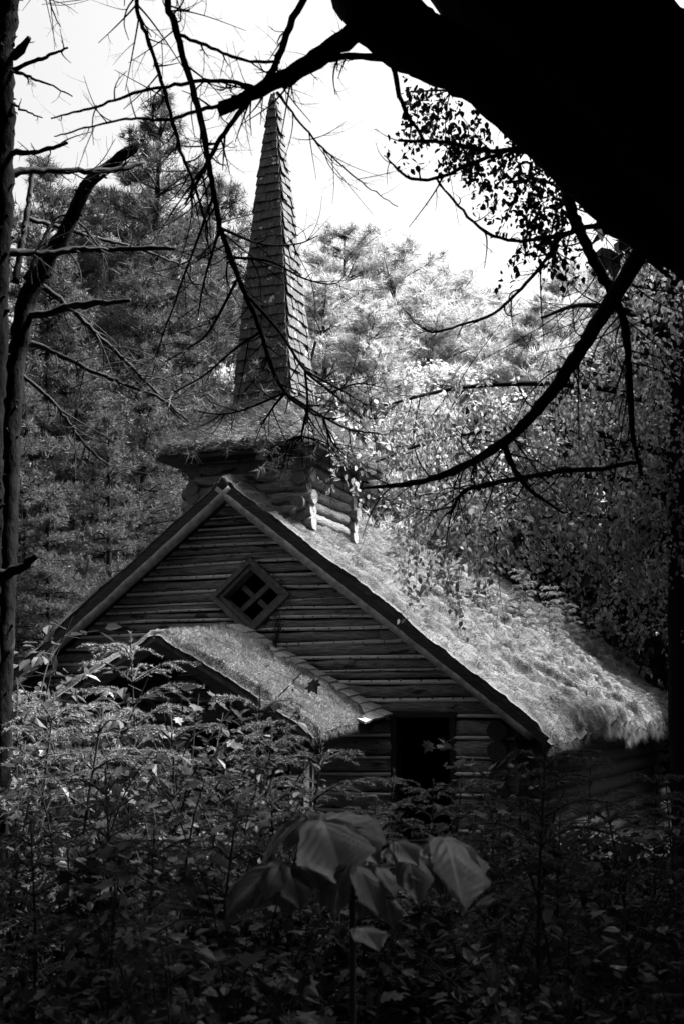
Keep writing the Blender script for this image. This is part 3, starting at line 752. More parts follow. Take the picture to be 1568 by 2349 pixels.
def build_leaning_tree():
    rng = np.random.default_rng(77)
    base = np.array([3.1, 5.4, -.2])
    t = link('leaning_tree', None, None, 'huge black tree leaning over the upper right corner with bare drooping limbs', 'tree', None, None, base)
    def part(name, mb, m): 
        me = mb.mesh(name, m); me.transform(Matrix.Translation(-Vector(base))); return link(name, me, t)
    mb = MB()
    P, rr = px_path([(990, -390, 165), (1130, -115, 195), (1285, 50, 210), (1460, 200, 210), (1680, 400, 200), (1900, 760, 205), (2150, 1350, 215)], 5.2, 5.2, .08)
    P = np.vstack([P, np.linspace(P[-1], base + [0, 0, -.2], 14)[1:]]); rr = np.concatenate([rr, np.linspace(rr[-1], .46, 13)])
    tube(mb, P, rr, 20, .035, rng); part('trunk', mb, 'bark')
    mb = MB()
    P, rr = px_path([(700, -330, 55), (790, -150, 88), (850, -10, 92), (935, 82, 84), (1095, 168, 72), (1245, 292, 74), (1400, 430, 80), (1490, 500, 84), (1600, 560, 90), (1760, 640, 95)], 4.7, 5.0, .05)
    tube(mb, P, rr, 16, .045, rng)
    part('limb', mb, 'bark')
    branches = [   # picture track (x, y, half width), depth from, depth to, twigs, twig length
        ([(870, 40, 28), (760, 112, 25), (680, 165, 23), (600, 205, 18), (545, 235, 15), (500, 257, 13)], 4.7, 4.7, 10, .16),
        ([(720, -60, 11), (700, -10, 10), (665, 60, 9), (640, 130, 9), (610, 190, 8), (545, 262, 6.5), (500, 330, 6), (470, 385, 5), (425, 470, 3)], 4.75, 5.2, 26, .22),
        ([(880, 135, 10), (830, 130, 9), (760, 135, 8), (700, 165, 7), (650, 195, 6)], 4.68, 4.72, 10, .16),
        ([(600, 205, 7), (575, 200, 6), (535, 188, 5.5), (470, 185, 5), (400, 197, 4.5), (320, 210, 4), (250, 235, 3.5), (180, 255, 3), (120, 270, 2)], 4.72, 5.4, 8, .2),
        ([(580, 215, 7), (500, 243, 5), (440, 258, 4.5), (380, 275, 4), (300, 272, 3), (220, 288, 2.5), (150, 308, 2), (125, 313, 1.5)], 4.72, 5.4, 8, .2),
        ([(560, -330, 14), (430, -180, 12), (385, -10, 9), (400, 50, 9), (420, 130, 8.5), (440, 195, 8), (465, 290, 8), (478, 370, 7.5), (490, 440, 7), (505, 520, 6.5), (530, 590, 6.5), (560, 670, 6), (590, 740, 5.5), (620, 830, 5), (655, 900, 4), (720, 950, 3), (770, 960, 2)], 4.9, 6.6, 46, .3),
        ([(520, -300, 10), (340, -150, 7), (312, -10, 5.5), (325, 50, 5.5), (350, 120, 5), (375, 200, 5), (395, 270, 4.5), (420, 360, 4), (440, 410, 3.5), (470, 500, 3), (480, 570, 2)], 4.9, 6.2, 34, .28),
        ([(412, 80, 4.5), (450, 95, 4.5), (510, 120, 4), (560, 138, 4), (642, 142, 4)], 5.0, 4.85, 6, .16),
        ([(635, 210, 4), (680, 270, 3), (730, 330, 2.5), (790, 385, 2), (850, 435, 1.6), (910, 475, 1.2)], 4.75, 5.4, 12, .22),
        ([(900, 150, 8), (905, 165, 7), (915, 220, 6), (945, 280, 5), (975, 328, 4)], 4.72, 4.8, 5, .12),
        ([(1260, 350, 9), (1170, 345, 7), (1110, 345, 6), (1040, 330, 5), (980, 325, 4.5), (915, 323, 4)], 4.75, 4.8, 5, .1),
        ([(1200, 330, 6), (1150, 352, 5.5), (1080, 375, 5), (1000, 410, 4.5), (930, 405, 4), (895, 370, 2.2), (880, 355, 1.5)], 4.75, 5.0, 7, .14),
        ([(1000, 412, 3), (1050, 470, 3.5), (1110, 530, 4), (1180, 553, 4.5), (1250, 545, 5), (1320, 528, 6), (1420, 505, 7)], 5.0, 4.8, 8, .16),
        ([(1290, 380, 18), (1300, 430, 16), (1310, 490, 14), (1330, 530, 14), (1360, 600, 13), (1400, 670, 11), (1430, 740, 10), (1440, 830, 9), (1445, 930, 8), (1452, 1010, 6), (1470, 1090, 4)], 4.8, 6.5, 26, .36),
        ([(1520, 480, 24), (1460, 590, 22), (1400, 690, 20), (1350, 770, 18), (1300, 850, 16), (1230, 940, 14), (1160, 1010, 12), (1080, 1060, 10), (1000, 1095, 8), (920, 1112, 6), (830, 1120, 3)], 4.85, 6.4, 40, .36),
        ([(1335, 525, 7), (1285, 545, 5.5), (1240, 610, 4.5), (1170, 685, 4), (1120, 725, 3.5), (1050, 748, 3), (990, 762, 2.5), (950, 740, 1.6), (930, 715, 1)], 5.0, 5.6, 14, .2),
        ([(1150, 1010, 8), (1180, 1080, 7), (1210, 1120, 6), (1240, 1145, 4), (1300, 1180, 2)], 6.0, 6.1, 9, .24),
        ([(1460, 1060, 5), (1380, 1075, 6), (1290, 1080, 6), (1200, 1095, 6), (1120, 1110, 5), (1060, 1130, 5), (1030, 1180, 3)], 6.4, 6.8, 22, .34)]
    for pts, d0, d1, n, L in branches:
        mb = MB(); P, rr = px_path(pts, d0, d1, .035); P, rr = ragged(P, rr, rng, .0022)
        tube(mb, P, rr, 7, .05, rng); twigs(mb, P, rr, n, L, rng, 3)
        o = part('branch', mb, 'twig')
    # splinters at the broken end
    mb = MB()
    for (x, y) in ((500, 235), (530, 222), (512, 246), (548, 215)):
        P, rr = px_path([(575, 215, 6), (x, y, 2)], 4.69); tube(mb, P, rr, 5, 0, rng)
    part('broken_end', mb, 'twig')
    # crown: unseen roof of leaves added over the viewer to shade the foreground
    n = 160000; cr = MB()
    c = rng.uniform(0, 1, (3000, 2)) * np.array([14, 16.5]) + np.array([-6.0, -6.0])
    c = np.column_stack([c, CAMZ + np.maximum(.70 * np.hypot(c[:, 1], c[:, 0] * .5) * (c[:, 1] > 0), 2.9) + .5 + rng.uniform(0, 1.6, len(c))])
    c = c[c[:, 1] < 6.3 + .4 * np.clip(c[:, 0], 0, 9)]
    gap = c - at(790, 1990, 3.5); gap = np.linalg.norm(gap - (gap @ np.array(sd))[:, None] * np.array(sd), axis=1)  # hole shaped along the sun ray to light the big leaves
    c = c[gap > .85]
    i = rng.integers(0, len(c), n); p = c[i] + rng.normal(0, .26, (n, 3)) * [1.3, 1.3, .5]
    p = p[(p[:, 2] - CAMZ) > .66 * np.maximum(p[:, 1], 0) + .35]
    leaves(cr, p, norm(rng.normal(0, 1, p.shape) + [0, 0, -.4]), norm(rng.normal(0, .5, p.shape) + [0, 0, 1]), rng.uniform(.2, .4, len(p)), 'kite')
    lp = []  # hanging leaves under the limb; their shade is put into the dark colour
    for cx, cy, rx, ry, n in ((1110, 330, 190, 80, 75), (1010, 270, 70, 70, 22), (1240, 470, 75, 110, 60)):
        for _ in range(n):
            a = rng.uniform(0, 6.28); q = math.sqrt(rng.random()); x = cx + rx * q * math.cos(a); y = cy + ry * q * math.sin(a) + .62 * (x - cx)
            p0 = at(x, y - 30, 6.6 + rng.normal(0, .3)); l = rng.uniform(.15, .4); k = int(l / .02); u = np.linspace(0, 1, k)[:, None]
            lp.append(p0 + np.array([rng.normal(0, .3), rng.normal(0, .3), -1]) * l * u + rng.normal(0, .015, (k, 3)))
    lp = np.vstack(lp); leaves(cr, lp, norm(rng.normal(0, .6, lp.shape) + [0, 0, -.7]), norm(rng.normal(0, .7, lp.shape) + [0, -.3, .6]), rng.uniform(.022, .05, len(lp)), 'ovate')
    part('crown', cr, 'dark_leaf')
    return t
LEAN = build_leaning_tree()

def build_pine_spray():
    """green pine boughs hanging in front of the tower"""
    rng = np.random.default_rng(5)
    b0 = at(600, 760, 6.3)
    t = link('pine_bough', None, None, 'thin hanging pine twigs with needle stars in front of the steeple', 'branch', None, None, b0)
    tips = []; mb = MB()
    tracks = [[(560, 670, 5), (640, 760, 4), (700, 850, 3.5), (760, 900, 3), (830, 960, 2)], [(545, 640, 4), (480, 760, 3), (430, 800, 2.5), (380, 830, 2)],
              [(490, 450, 4), (450, 560, 3), (420, 640, 2.5), (400, 700, 2)], [(600, 760, 4), (540, 800, 3), (470, 860, 2.5), (400, 900, 2)], [(655, 900, 4), (630, 930, 3), (600, 975, 2)],
              [(660, 905, 4), (740, 955, 3), (800, 985, 2.5), (870, 995, 2)], [(505, 520, 4), (470, 640, 3), (455, 720, 2)], [(590, 740, 4), (610, 830, 3), (560, 900, 2)],
              [(700, 850, 3.5), (705, 930, 3), (690, 1000, 2.4), (665, 1040, 2)], [(740, 955, 3), (760, 1010, 2.4), (790, 1045, 2)], [(700, 850, 3), (790, 900, 2.5), (840, 930, 2)],
              [(530, 590, 4), (620, 600, 3), (700, 640, 2.4), (770, 650, 1.6), (800, 610, 1)], [(510, 525, 4), (600, 560, 3), (680, 560, 2), (730, 540, 1.2)], [(400, 700, 2.4), (370, 780, 2), (350, 860, 1.6)],
              [(655, 900, 3), (560, 940, 2.4), (500, 950, 2), (440, 940, 1.6)], [(760, 900, 3), (820, 880, 2), (880, 890, 1.5)]]
    for tr in tracks:
        P, rr = px_path(tr, 6.2 + rng.uniform(-.1, .3), 6.4 + rng.uniform(0, .5), .03); tube(mb, P, rr, 5, .04, rng)
        low = np.mean([q[1] for q in tr]) > 690
        twigs(mb, P, rr, 9, .24, rng, 2, tips if low else None, .15)
        if low: tips.append((P[-1], norm(P[-1] - P[-3])))
    for (x, y) in ((640, 1055), (625, 1075), (665, 1065), (655, 1090), (640, 1100), (600, 1040), (775, 1050), (800, 1060), (700, 1030)):
        P, rr = px_path([(690, 1000, 2), ((690 + x) / 2, 1015, 1.6), (x, y, 1.2)], 6.5); tube(mb, P, rr, 4, 0, rng); tips += [(P[-1], norm(P[-1] - P[-3]))] * 2
    tips = [q for q in tips if q[0][2] < at(0, 720, 6.5)[2]]
    me = mb.mesh('twig', 'twig'); me.transform(Matrix.Translation(-Vector(b0))); link('twig', me, t)
    tips = tips[::4] + tips[-18:]; nb = MB(); tufts(nb, tips, 15, .07, .003, rng)
    me = nb.mesh('needles', 'near_needle', False); me.transform(Matrix.Translation(-Vector(b0))); link('needles', me, t, kind='stuff')
build_pine_spray()

# ------------------------------------------------------------------ dead trunks at the left
def build_left_trunks():
    rng = np.random.default_rng(9)
    def tree(name, label, trunk, depth, limbs, m, flake):
        base = at(trunk[-1][0], trunk[-1][1], depth); base[2] = float(ground_z(base[0], base[1]))
        t = link(name, None, None, label, 'tree', None, None, base)
        P, rr = px_path(trunk, depth, depth, .05); P = np.vstack([P, [[P[-1][0], P[-1][1], base[2] - .2]]]); rr = np.append(rr, rr[-1] * 1.15)
        P, rr = smooth_path(P, rr, .09); mb = MB(); P2, r2 = ragged(P, rr, rng, .0025, .015); tube(mb, P2, r2, 12, .07, rng)
        if flake:
            n = flake; i = rng.integers(0, len(P2), n); s = rnd_dir(n, rng); leaves(mb, P2[i] + s * r2[i][:, None] * .85, norm(s + rng.normal(0, .5, s.shape)), rnd_dir(n, rng), rng.uniform(.015, .045, n), 'ovate')
        me = mb.mesh('trunk', m); me.transform(Matrix.Translation(-Vector(base))); link('trunk', me, t)
        for pts, d1, n, L in limbs:
            mb = MB(); P, rr = px_path(pts, depth, d1, .035); P, rr = ragged(P, rr, rng, .003); tube(mb, P, rr, 7, .07, rng); twigs(mb, P, rr, n, L, rng, 2)
            me = mb.mesh('branch', 'dead_branch'); me.transform(Matrix.Translation(-Vector(base))); link('branch', me, t)
    tree('dead_tree', 'flaking dark trunk along the left picture edge with dead stubs', [(30, -200, 24), (24, -20, 25), (6, 110, 29), (2, 200, 33), (12, 290, 25), (0, 390, 31), (8, 500, 24), (-10, 640, 30), (-6, 800, 25), (-22, 1000, 30), (-20, 1180, 26), (-28, 1350, 30)], 6.5, [
        ([(30, 130, 12), (55, 105, 10), (68, 85, 7)], 6.4, 3, .08), ([(20, 165, 7), (80, 140, 5), (120, 125, 4), (155, 110, 2.5)], 6.2, 3, .1),
        ([(25, 160, 5), (90, 185, 3), (165, 218, 1.6)], 6.2, 4, .1), ([(20, 350, 8), (80, 348, 6), (155, 328, 4)], 6.3, 8, .1), ([(25, 235, 4), (60, 255, 2.5), (98, 272, 1.5)], 6.3, 2, .08),
        ([(30, -30, 4), (90, -60, 3), (120, 20, 2), (140, 60, 1.2)], 6.3, 10, .25), ([(10, 400, 13), (60, 392, 10), (110, 390, 8), (180, 392, 7), (240, 392, 7), (290, 385, 6), (330, 372, 4)], 7.0, 14, .18),
        ([(5, 580, 12), (60, 578, 9), (110, 580, 7), (180, 570, 5), (250, 572, 3)], 6.9, 10, .2),
        ([(-5, 1320, 14), (30, 1312, 12), (60, 1295, 10), (85, 1275, 7)], 6.4, 2, .06)], 'bark_left', 700)
    tree('broken_snag', 'forked dead snag with broken top beside the flaking trunk', [(316, 328, 10), (290, 352, 15), (250, 382, 14), (205, 418, 15), (178, 470, 17), (150, 530, 17), (100, 615, 19), (62, 690, 22), (45, 780, 22), (30, 900, 24), (22, 1100, 24), (15, 1330, 24)], 7.4, [
        ([(75, 380, 5), (65, 470, 7), (50, 560, 8), (35, 650, 9)], 7.3, 5, .15), ([(60, 500, 6), (130, 520, 6), (200, 540, 5), (280, 560, 4), (360, 585, 3), (420, 610, 2)], 8.4, 12, .25),
        ([(100, 585, 8), (160, 575, 8), (250, 572, 7), (320, 570, 6.5), (405, 570, 5)], 7.2, 8, .14), ([(55, 725, 10), (110, 718, 9), (170, 702, 10), (230, 694, 8), (300, 690, 5)], 7.2, 6, .12),
        ([(80, 640, 7), (110, 665, 7), (160, 705, 6), (220, 765, 5.5), (260, 800, 5), (310, 850, 4.5), (350, 890, 3.5), (400, 935, 2.5), (455, 985, 1.5)], 8.0, 22, .3),
        ([(50, 785, 7), (90, 790, 6), (150, 820, 6), (230, 858, 5), (300, 885, 4.5), (370, 915, 4), (430, 965, 2)], 7.9, 22, .3), ([(50, 860, 6), (120, 920, 4), (180, 1000, 3), (240, 1060, 2), (300, 1075, 1.2)], 7.8, 14, .3),
        ([(130, 555, 7), (165, 480, 6), (205, 415, 5), (245, 400, 3.5)], 7.3, 3, .1), ([(60, 640, 6), (130, 500, 4), (190, 520, 3), (250, 600, 2)], 7.6, 10, .2)], 'bark_left', 300)
build_left_trunks()

# ------------------------------------------------------------------ birch hanging over the roof from the right
def build_birch():
    rng = np.random.default_rng(41); D = 10.0
    base = at(1560, 1640, D); base[2] = float(ground_z(base[0], base[1])); b = Vector(base)
    t = link('birch_tree', None, None, 'birch at the right edge whose small leaves hang over the mossy roof', 'tree', None, None, base)
    mb = MB(); P, rr = px_path([(1500, -300, 8), (1525, 100, 13), (1540, 500, 18), (1552, 900, 22), (1560, 1640, 28)], D, D, .15)
    P = np.vstack([P, [base - [0, 0, .2]]]); rr = np.append(rr, .11); tube(mb, P, rr, 10, .05, rng)
    me = mb.mesh('trunk', 'bark'); me.transform(Matrix.Translation(-b)); link('trunk', me, t)
    limbs = [([(1545, 950, 12), (1430, 900, 9), (1250, 880, 7), (1050, 890, 5), (880, 930, 3)], D, 9.2), ([(1548, 1050, 12), (1400, 1000, 9), (1200, 980, 6), (1000, 1010, 4), (860, 1060, 2)], D, 10.4),
             ([(1550, 1150, 12), (1420, 1100, 9), (1250, 1090, 6), (1100, 1120, 4), (980, 1180, 2)], D, 9.6), ([(1552, 800, 12), (1450, 720, 9), (1330, 700, 6), (1240, 730, 3)], D, 9.8),
             ([(1535, 420, 10), (1380, 330, 8), (1200, 250, 5), (1050, 210, 3), (940, 210, 2)], D, 9.0), ([(1545, 640, 10), (1400, 520, 7), (1280, 430, 4), (1200, 400, 2)], D, 9.2),
             ([(1556, 1250, 12), (1450, 1200, 8), (1320, 1180, 6), (1180, 1200, 4), (1080, 1250, 2)], D, 10.2), ([(1540, 560, 9), (1470, 560, 6), (1400, 600, 3)], D, 10.6)]
    lp = []; 
    for pts, d0, d1 in limbs:
        mb = MB(); P, rr = px_path(pts, d0, d1, .08); tube(mb, P, rr, 6, .05, rng); twigs(mb, P, rr, 16, .5, rng, 2, None, .4)
        me = mb.mesh('limb', 'twig'); me.transform(Matrix.Translation(-b)); link('limb', me, t)
    tm = MB()
    regs = [(1490, 760, 110, 200, 10, 150, 0), (1380, 1000, 200, 180, 10, 240, 0), (1130, 1040, 240, 170, 9.6, 150, 0), (920, 1010, 170, 130, 9.4, 44, 0),
            (1200, 1170, 190, 100, 9.9, 110, 0), (1460, 1230, 140, 150, 10.3, 150, 0), (1010, 1230, 110, 110, 9.6, 46, 0), (1040, 1330, 60, 40, 9.6, 6, 0), (1545, 1440, 40, 110, 11, 30, 0)]
    for cx, cy, rx, ry, dp, n, diag in regs:
        for _ in range(n):
            a = rng.uniform(0, 6.28); q = math.sqrt(rng.random()); x = cx + rx * q * math.cos(a); y = cy + ry * q * math.sin(a) + (diag * (x - cx) if diag else 0)
            p = at(x, y - 30, dp + rng.normal(0, .5)); l = rng.uniform(.2, .55); k = int(l / .026)
            d = norm(np.array([rng.normal(0, .35), rng.normal(0, .35), -1])); u = np.linspace(0, 1, k)[:, None]; bend = rng.normal(0, .12, 3)
            pts = p + d * l * u + bend * l * (u ** 2)
            tube(tm, pts[::3] if k > 8 else pts, np.full(len(pts[::3] if k > 8 else pts), .0016), 3, 0, rng, False)
            lp.append(pts + rng.normal(0, .018, pts.shape))
    me = tm.mesh('twigs', 'twig'); me.transform(Matrix.Translation(-b)); link('twigs', me, t, kind='stuff')
    lp = np.vstack(lp); n = len(lp); cr = MB()
    leaves(cr, lp, norm(rng.normal(0, .6, (n, 3)) + [0, 0, -.7]), norm(rng.normal(0, .7, (n, 3)) + [0, -.3, .6]), rng.uniform(.03, .062, n), 'ovate')
    me = cr.mesh('crown', 'leaf', False); me.transform(Matrix.Translation(-b)); link('crown', me, t)
build_birch()

# ------------------------------------------------------------------ undergrowth
def spruce(seed, H=1.6, wd=.0034, nl=1.15):
    """young spruce: leader, whorls of bottle-brush shoots"""
    rng = np.random.default_rng(seed); st = MB(); nd = MB()
    P, rr = smooth_path([(0, 0, -.1), (rng.normal(0, .02), rng.normal(0, .02), H * .5), (rng.normal(0, .03), rng.normal(0, .03), H)], [.007 * H, .0055 * H, .003], .06)
    tube(st, P, rr, 6, .04, rng)
    shoots = [(P[int(len(P) * .86):], .017)]
    nw = int(H / .12)
    for w in range(nw):
        u = .12 + .80 * w / (nw - 1); z = H * u; c = np.array([np.interp(z, P[:, 2], P[:, a]) for a in range(3)])
        for b in range(rng.integers(4, 7)):
            az = rng.uniform(0, 6.28); h = np.array([math.cos(az), math.sin(az), 0]); L = H * (.10 + .36 * (1 - u) ** .8) * rng.uniform(.6, 1.1); up = .05 + .55 * u
            Q, q = smooth_path([c, c + h * L * .5 + [0, 0, L * (up * .5 + .02)], c + h * L + [0, 0, L * (up - .25)]], [.004, .003, .002], .03); tube(st, Q, q, 4, 0, rng, False)
            shoots.append((Q, .016))
            s = np.array([-h[1], h[0], 0])
            for k in range(int(L / .07)):
                i = int(rng.uniform(.25, .95) * (len(Q) - 1)); sg = 1 if k % 2 else -1; l2 = rng.uniform(.05, .13) * (1.2 - i / len(Q)) * 1.3
                B, bb = smooth_path([Q[i], Q[i] + (h * .7 + s * sg * .8) * l2 * .6, Q[i] + (h * .8 + s * sg * .9 + np.array([0, 0, -.25])) * l2], [.002, .002, .0015], .02); tube(st, B, bb, 3, 0, rng, False)
                shoots.append((B, .014))
    for Q, ln in shoots:
        L = np.linalg.norm(np.diff(Q, axis=0), axis=1).sum(); n = max(10, int(L * 520)); t = rng.uniform(0, len(Q) - 1.001, n); i = t.astype(int); f = (t - i)[:, None]
        p = Q[i] * (1 - f) + Q[i + 1] * f; T = norm(Q[i + 1] - Q[i])
        needles(nd, p, T * .75 + norm(np.cross(T, rng.normal(size=(n, 3)))) * .8 + [0, 0, .2], ln * nl * rng.uniform(.7, 1.2, n), wd, rng)
    return st.mesh('stem', 'stem'), nd.mesh('needles', 'spruce_needle', False)

def shrub(seed, H=1.3, shape='ovate', size=.07, canes=9, per=26, spread=.45):
    rng = np.random.default_rng(seed); st = MB(); lf = MB(); pos = []; ys = []
    for c in range(canes):
        az = rng.uniform(0, 6.28); h = np.array([math.cos(az), math.sin(az), 0]) * spread * rng.uniform(.3, 1.2); hh = H * rng.uniform(.6, 1.05)
        P, rr = smooth_path([(0, 0, -.1), h * .25 + [0, 0, hh * .45], h * .6 + [0, 0, hh * .8], h + [0, 0, hh * .97]], [.006, .005, .004, .002], .04); tube(st, P, rr, 4, 0, rng, False)
        for k in range(per):
            i = int((.2 + .8 * rng.random()) * (len(P) - 1)); d = norm(rng.normal(0, 1, 3) * [1, 1, .4] + [0, 0, .15]); l = rng.uniform(.03, .14)
            e = P[i] + d * l; tube(st, [P[i], e], [.0015, .001], 3, 0, rng, False)
            for _ in range(rng.integers(1, 4)): pos.append(e + rng.normal(0, size * .35, 3)); ys.append(d * [1, 1, .3] + rng.normal(0, .5, 3) + [0, 0, -.35])
    pos = np.array(pos); n = len(pos)
    leaves(lf, pos, norm(np.array(ys)), norm(rng.normal(0, .35, (n, 3)) + [0, 0, 1]), size * rng.uniform(.55, 1.3, n), shape)
    return st.mesh('stem', 'stem'), lf.mesh('foliage', 'shrub_leaf', False)

def put(name, pair, px, top_py, depth, H0, label, cat, group, rz=None, wide=1.0, names=('stem', 'needles')):
    p = at(px, top_py, depth); gz = float(ground_z(np.array(p[0]), np.array(p[1]))); k = max(.25, (p[2] - gz) / H0)
    o = link(name, None, None, label, cat, group, None, (p[0], p[1], gz), R.uniform(0, 6.28) if rz is None else rz); o.scale = (k * wide, k * wide, k)
    for nm, me in zip(names, pair): link(nm, me, o)

SPR = [spruce(s, H) for s, H in ((1, 1.7), (2, 1.3), (3, 1.5), (4, 1.0))]; SPH = (1.7, 1.3, 1.5, 1.0)
GS = 'young spruces in front of the chapel'
for (i, px, py, dp, lab) in (
    (0, 318, 1450, 8.2, 'tallest young spruce standing clear of the left shrubs'), (1, 582, 1575, 8.0, 'young spruce with curved leader before the porch opening'), (2, 632, 1665, 7.6, 'slim young spruce beside the porch post'),
    (3, 712, 1705, 7.4, 'small bushy spruce right of the porch post'), (1, 872, 1765, 7.6, 'young spruce with bent tip left of the dark doorway'), (2, 998, 1790, 7.4, 'spruce with upright tip below the dark doorway'),
    (3, 1040, 1775, 7.8, 'spruce with forked tips at the foot of the doorway'), (0, 1232, 1690, 5.2, 'blurred near spruce tip right of the doorway'), (2, 1360, 1720, 8.4, 'dim leaning spruce under the eave'),
    (1, 1490, 1760, 8.0, 'dark spruce before the far eave corner'), (0, 50, 1560, 8.4, 'dark spruce at the left picture edge'), (2, 135, 1590, 7.4, 'spruce left of the bright shrub leaves'),
    (3, 205, 1620, 7.0, 'short spruce among the left shrubs'), (1, 420, 1640, 7.0, 'spruce half buried in the left shrubs'), (0, 260, 1760, 5.6, 'shadowed spruce low at the left'),
    (2, 60, 1880, 5.0, 'nearly black spruce in the lower left'), (3, 520, 1840, 5.8, 'dim spruce left of the big leaves'), (1, 1130, 1850, 6.6, 'dim spruce right of the big leaves'),
    (2, 1290, 1860, 6.2, 'shadowed spruce under the dark side wall'), (3, 1420, 1840, 6.4, 'nearly black spruce low at the right'), (0, 1530, 1800, 7.0, 'black spruce at the right picture edge'),
    (3, 840, 1840, 6.6, 'low spruce directly behind the big leaves'), (1, 640, 1800, 6.8, 'spruce between porch post and big leaves'), (2, 360, 1900, 4.8, 'dark spruce under the left shrubs')):
    put('spruce_sapling', SPR[i], px, py, dp, SPH[i], lab, 'sapling', GS)
SHR = [shrub(51, 1.3, 'ovate', .065, 10, 30), shrub(52, 1.3, 'maple', .06, 10, 26), shrub(53, 1.2, 'ovate', .05, 12, 34, .5), shrub(54, 1.0, 'maple', .06, 10, 22, .5)]; SHH = (1.3, 1.3, 1.2, 1.0)
GB = 'leafy shrubs in front of the chapel'
for (i, px, py, dp, lab) in (
    (0, 230, 1530, 8.4, 'bright leafy shrub left of the tallest spruce'), (1, 430, 1545, 8.2, 'shrub of pale pointed leaves right of the tallest spruce'), (0, 470, 1600, 7.8, 'shrub with upright leafy shoots before the porch gable'),
    (2, 350, 1620, 7.6, 'small-leaved shrub in the middle of the left thicket'), (2, 120, 1600, 8.0, 'dim shrub left of the thicket'), (1, 300, 1680, 7.0, 'maple-leaved shrub low in the left thicket'),
    (0, 180, 1690, 6.8, 'shrub fading into shade at the left'), (2, 560, 1720, 7.2, 'shrub in front of the porch steps'), (3, 400, 1770, 6.4, 'maple-leaved shrub with single bright leaves'),
    (1, 520, 1760, 6.6, 'pale lobed leaves left of the porch post'), (2, 660, 1830, 6.8, 'low shrub behind the big leaves at their left'), (2, 780, 1850, 7.2, 'low shrub before the chapel wall'),
    (3, 960, 1850, 6.9, 'lobed leaves before the doorway'), (0, 1080, 1840, 7.2, 'low shrub right of the doorway'), (2, 1180, 1870, 6.6, 'dim shrub below the corner logs'),
    (1, 1215, 1690, 8.2, 'lone maple sapling with serrated leaves at the chapel corner'), (2, 1400, 1880, 6.4, 'nearly black shrub at the lower right'), (3, 1290, 1930, 5.2, 'dark lobed leaves right of the big leaves'),
    (2, 30, 1700, 7.0, 'black shrub at the left picture edge'), (0, 60, 1400, 11, 'leafy shrub lit beside the left roof edge'), (1, 560, 1930, 4.8, 'dark lobed shrub left of the big leaves'),
    (3, 250, 1980, 4.6, 'dark shrub in the lower left'), (0, 1100, 1990, 4.6, 'dark shrub in the lower right'), (2, 420, 2080, 4.0, 'almost black shrub at the bottom left'), (2, 1250, 2090, 4.0, 'almost black shrub at the bottom right'), (3, 800, 2120, 4.3, 'almost black shrub under the big leaves')):
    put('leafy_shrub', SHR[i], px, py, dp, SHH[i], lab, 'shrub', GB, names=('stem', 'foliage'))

def build_ground_cover():
    rng = np.random.default_rng(3); n = 70000
    x = rng.uniform(-6, 7, n); y = rng.uniform(2.2, 14.5, n) ; c = np.array([-1.441, 15.15]); d = np.array([math.sin(YAW), math.cos(YAW)])
    k = ((np.stack([x, y], 1) - c) @ d < -.0); x, y = x[k], y[k]; n = len(x)
    z = ground_z(x, y) + rng.uniform(0, 1, n) ** 1.3 * .75 * (.4 + fbm(x * .9, y * .9, 14)); p = np.stack([x, y, z], 1); mb = MB()
    leaves(mb, p, norm(rng.normal(0, 1, (n, 3)) * [1, 1, .4] + [0, 0, -.1]), norm(rng.normal(0, .45, (n, 3)) + [0, 0, 1]), rng.uniform(.03, .11, n), 'ovate')
    link('ground_cover', mb.mesh('ground_cover', 'dark_leaf', False), kind='stuff', label='tangle of low leaves covering the forest floor')  # shade over the forest floor is put into the dark leaf colour
build_ground_cover()

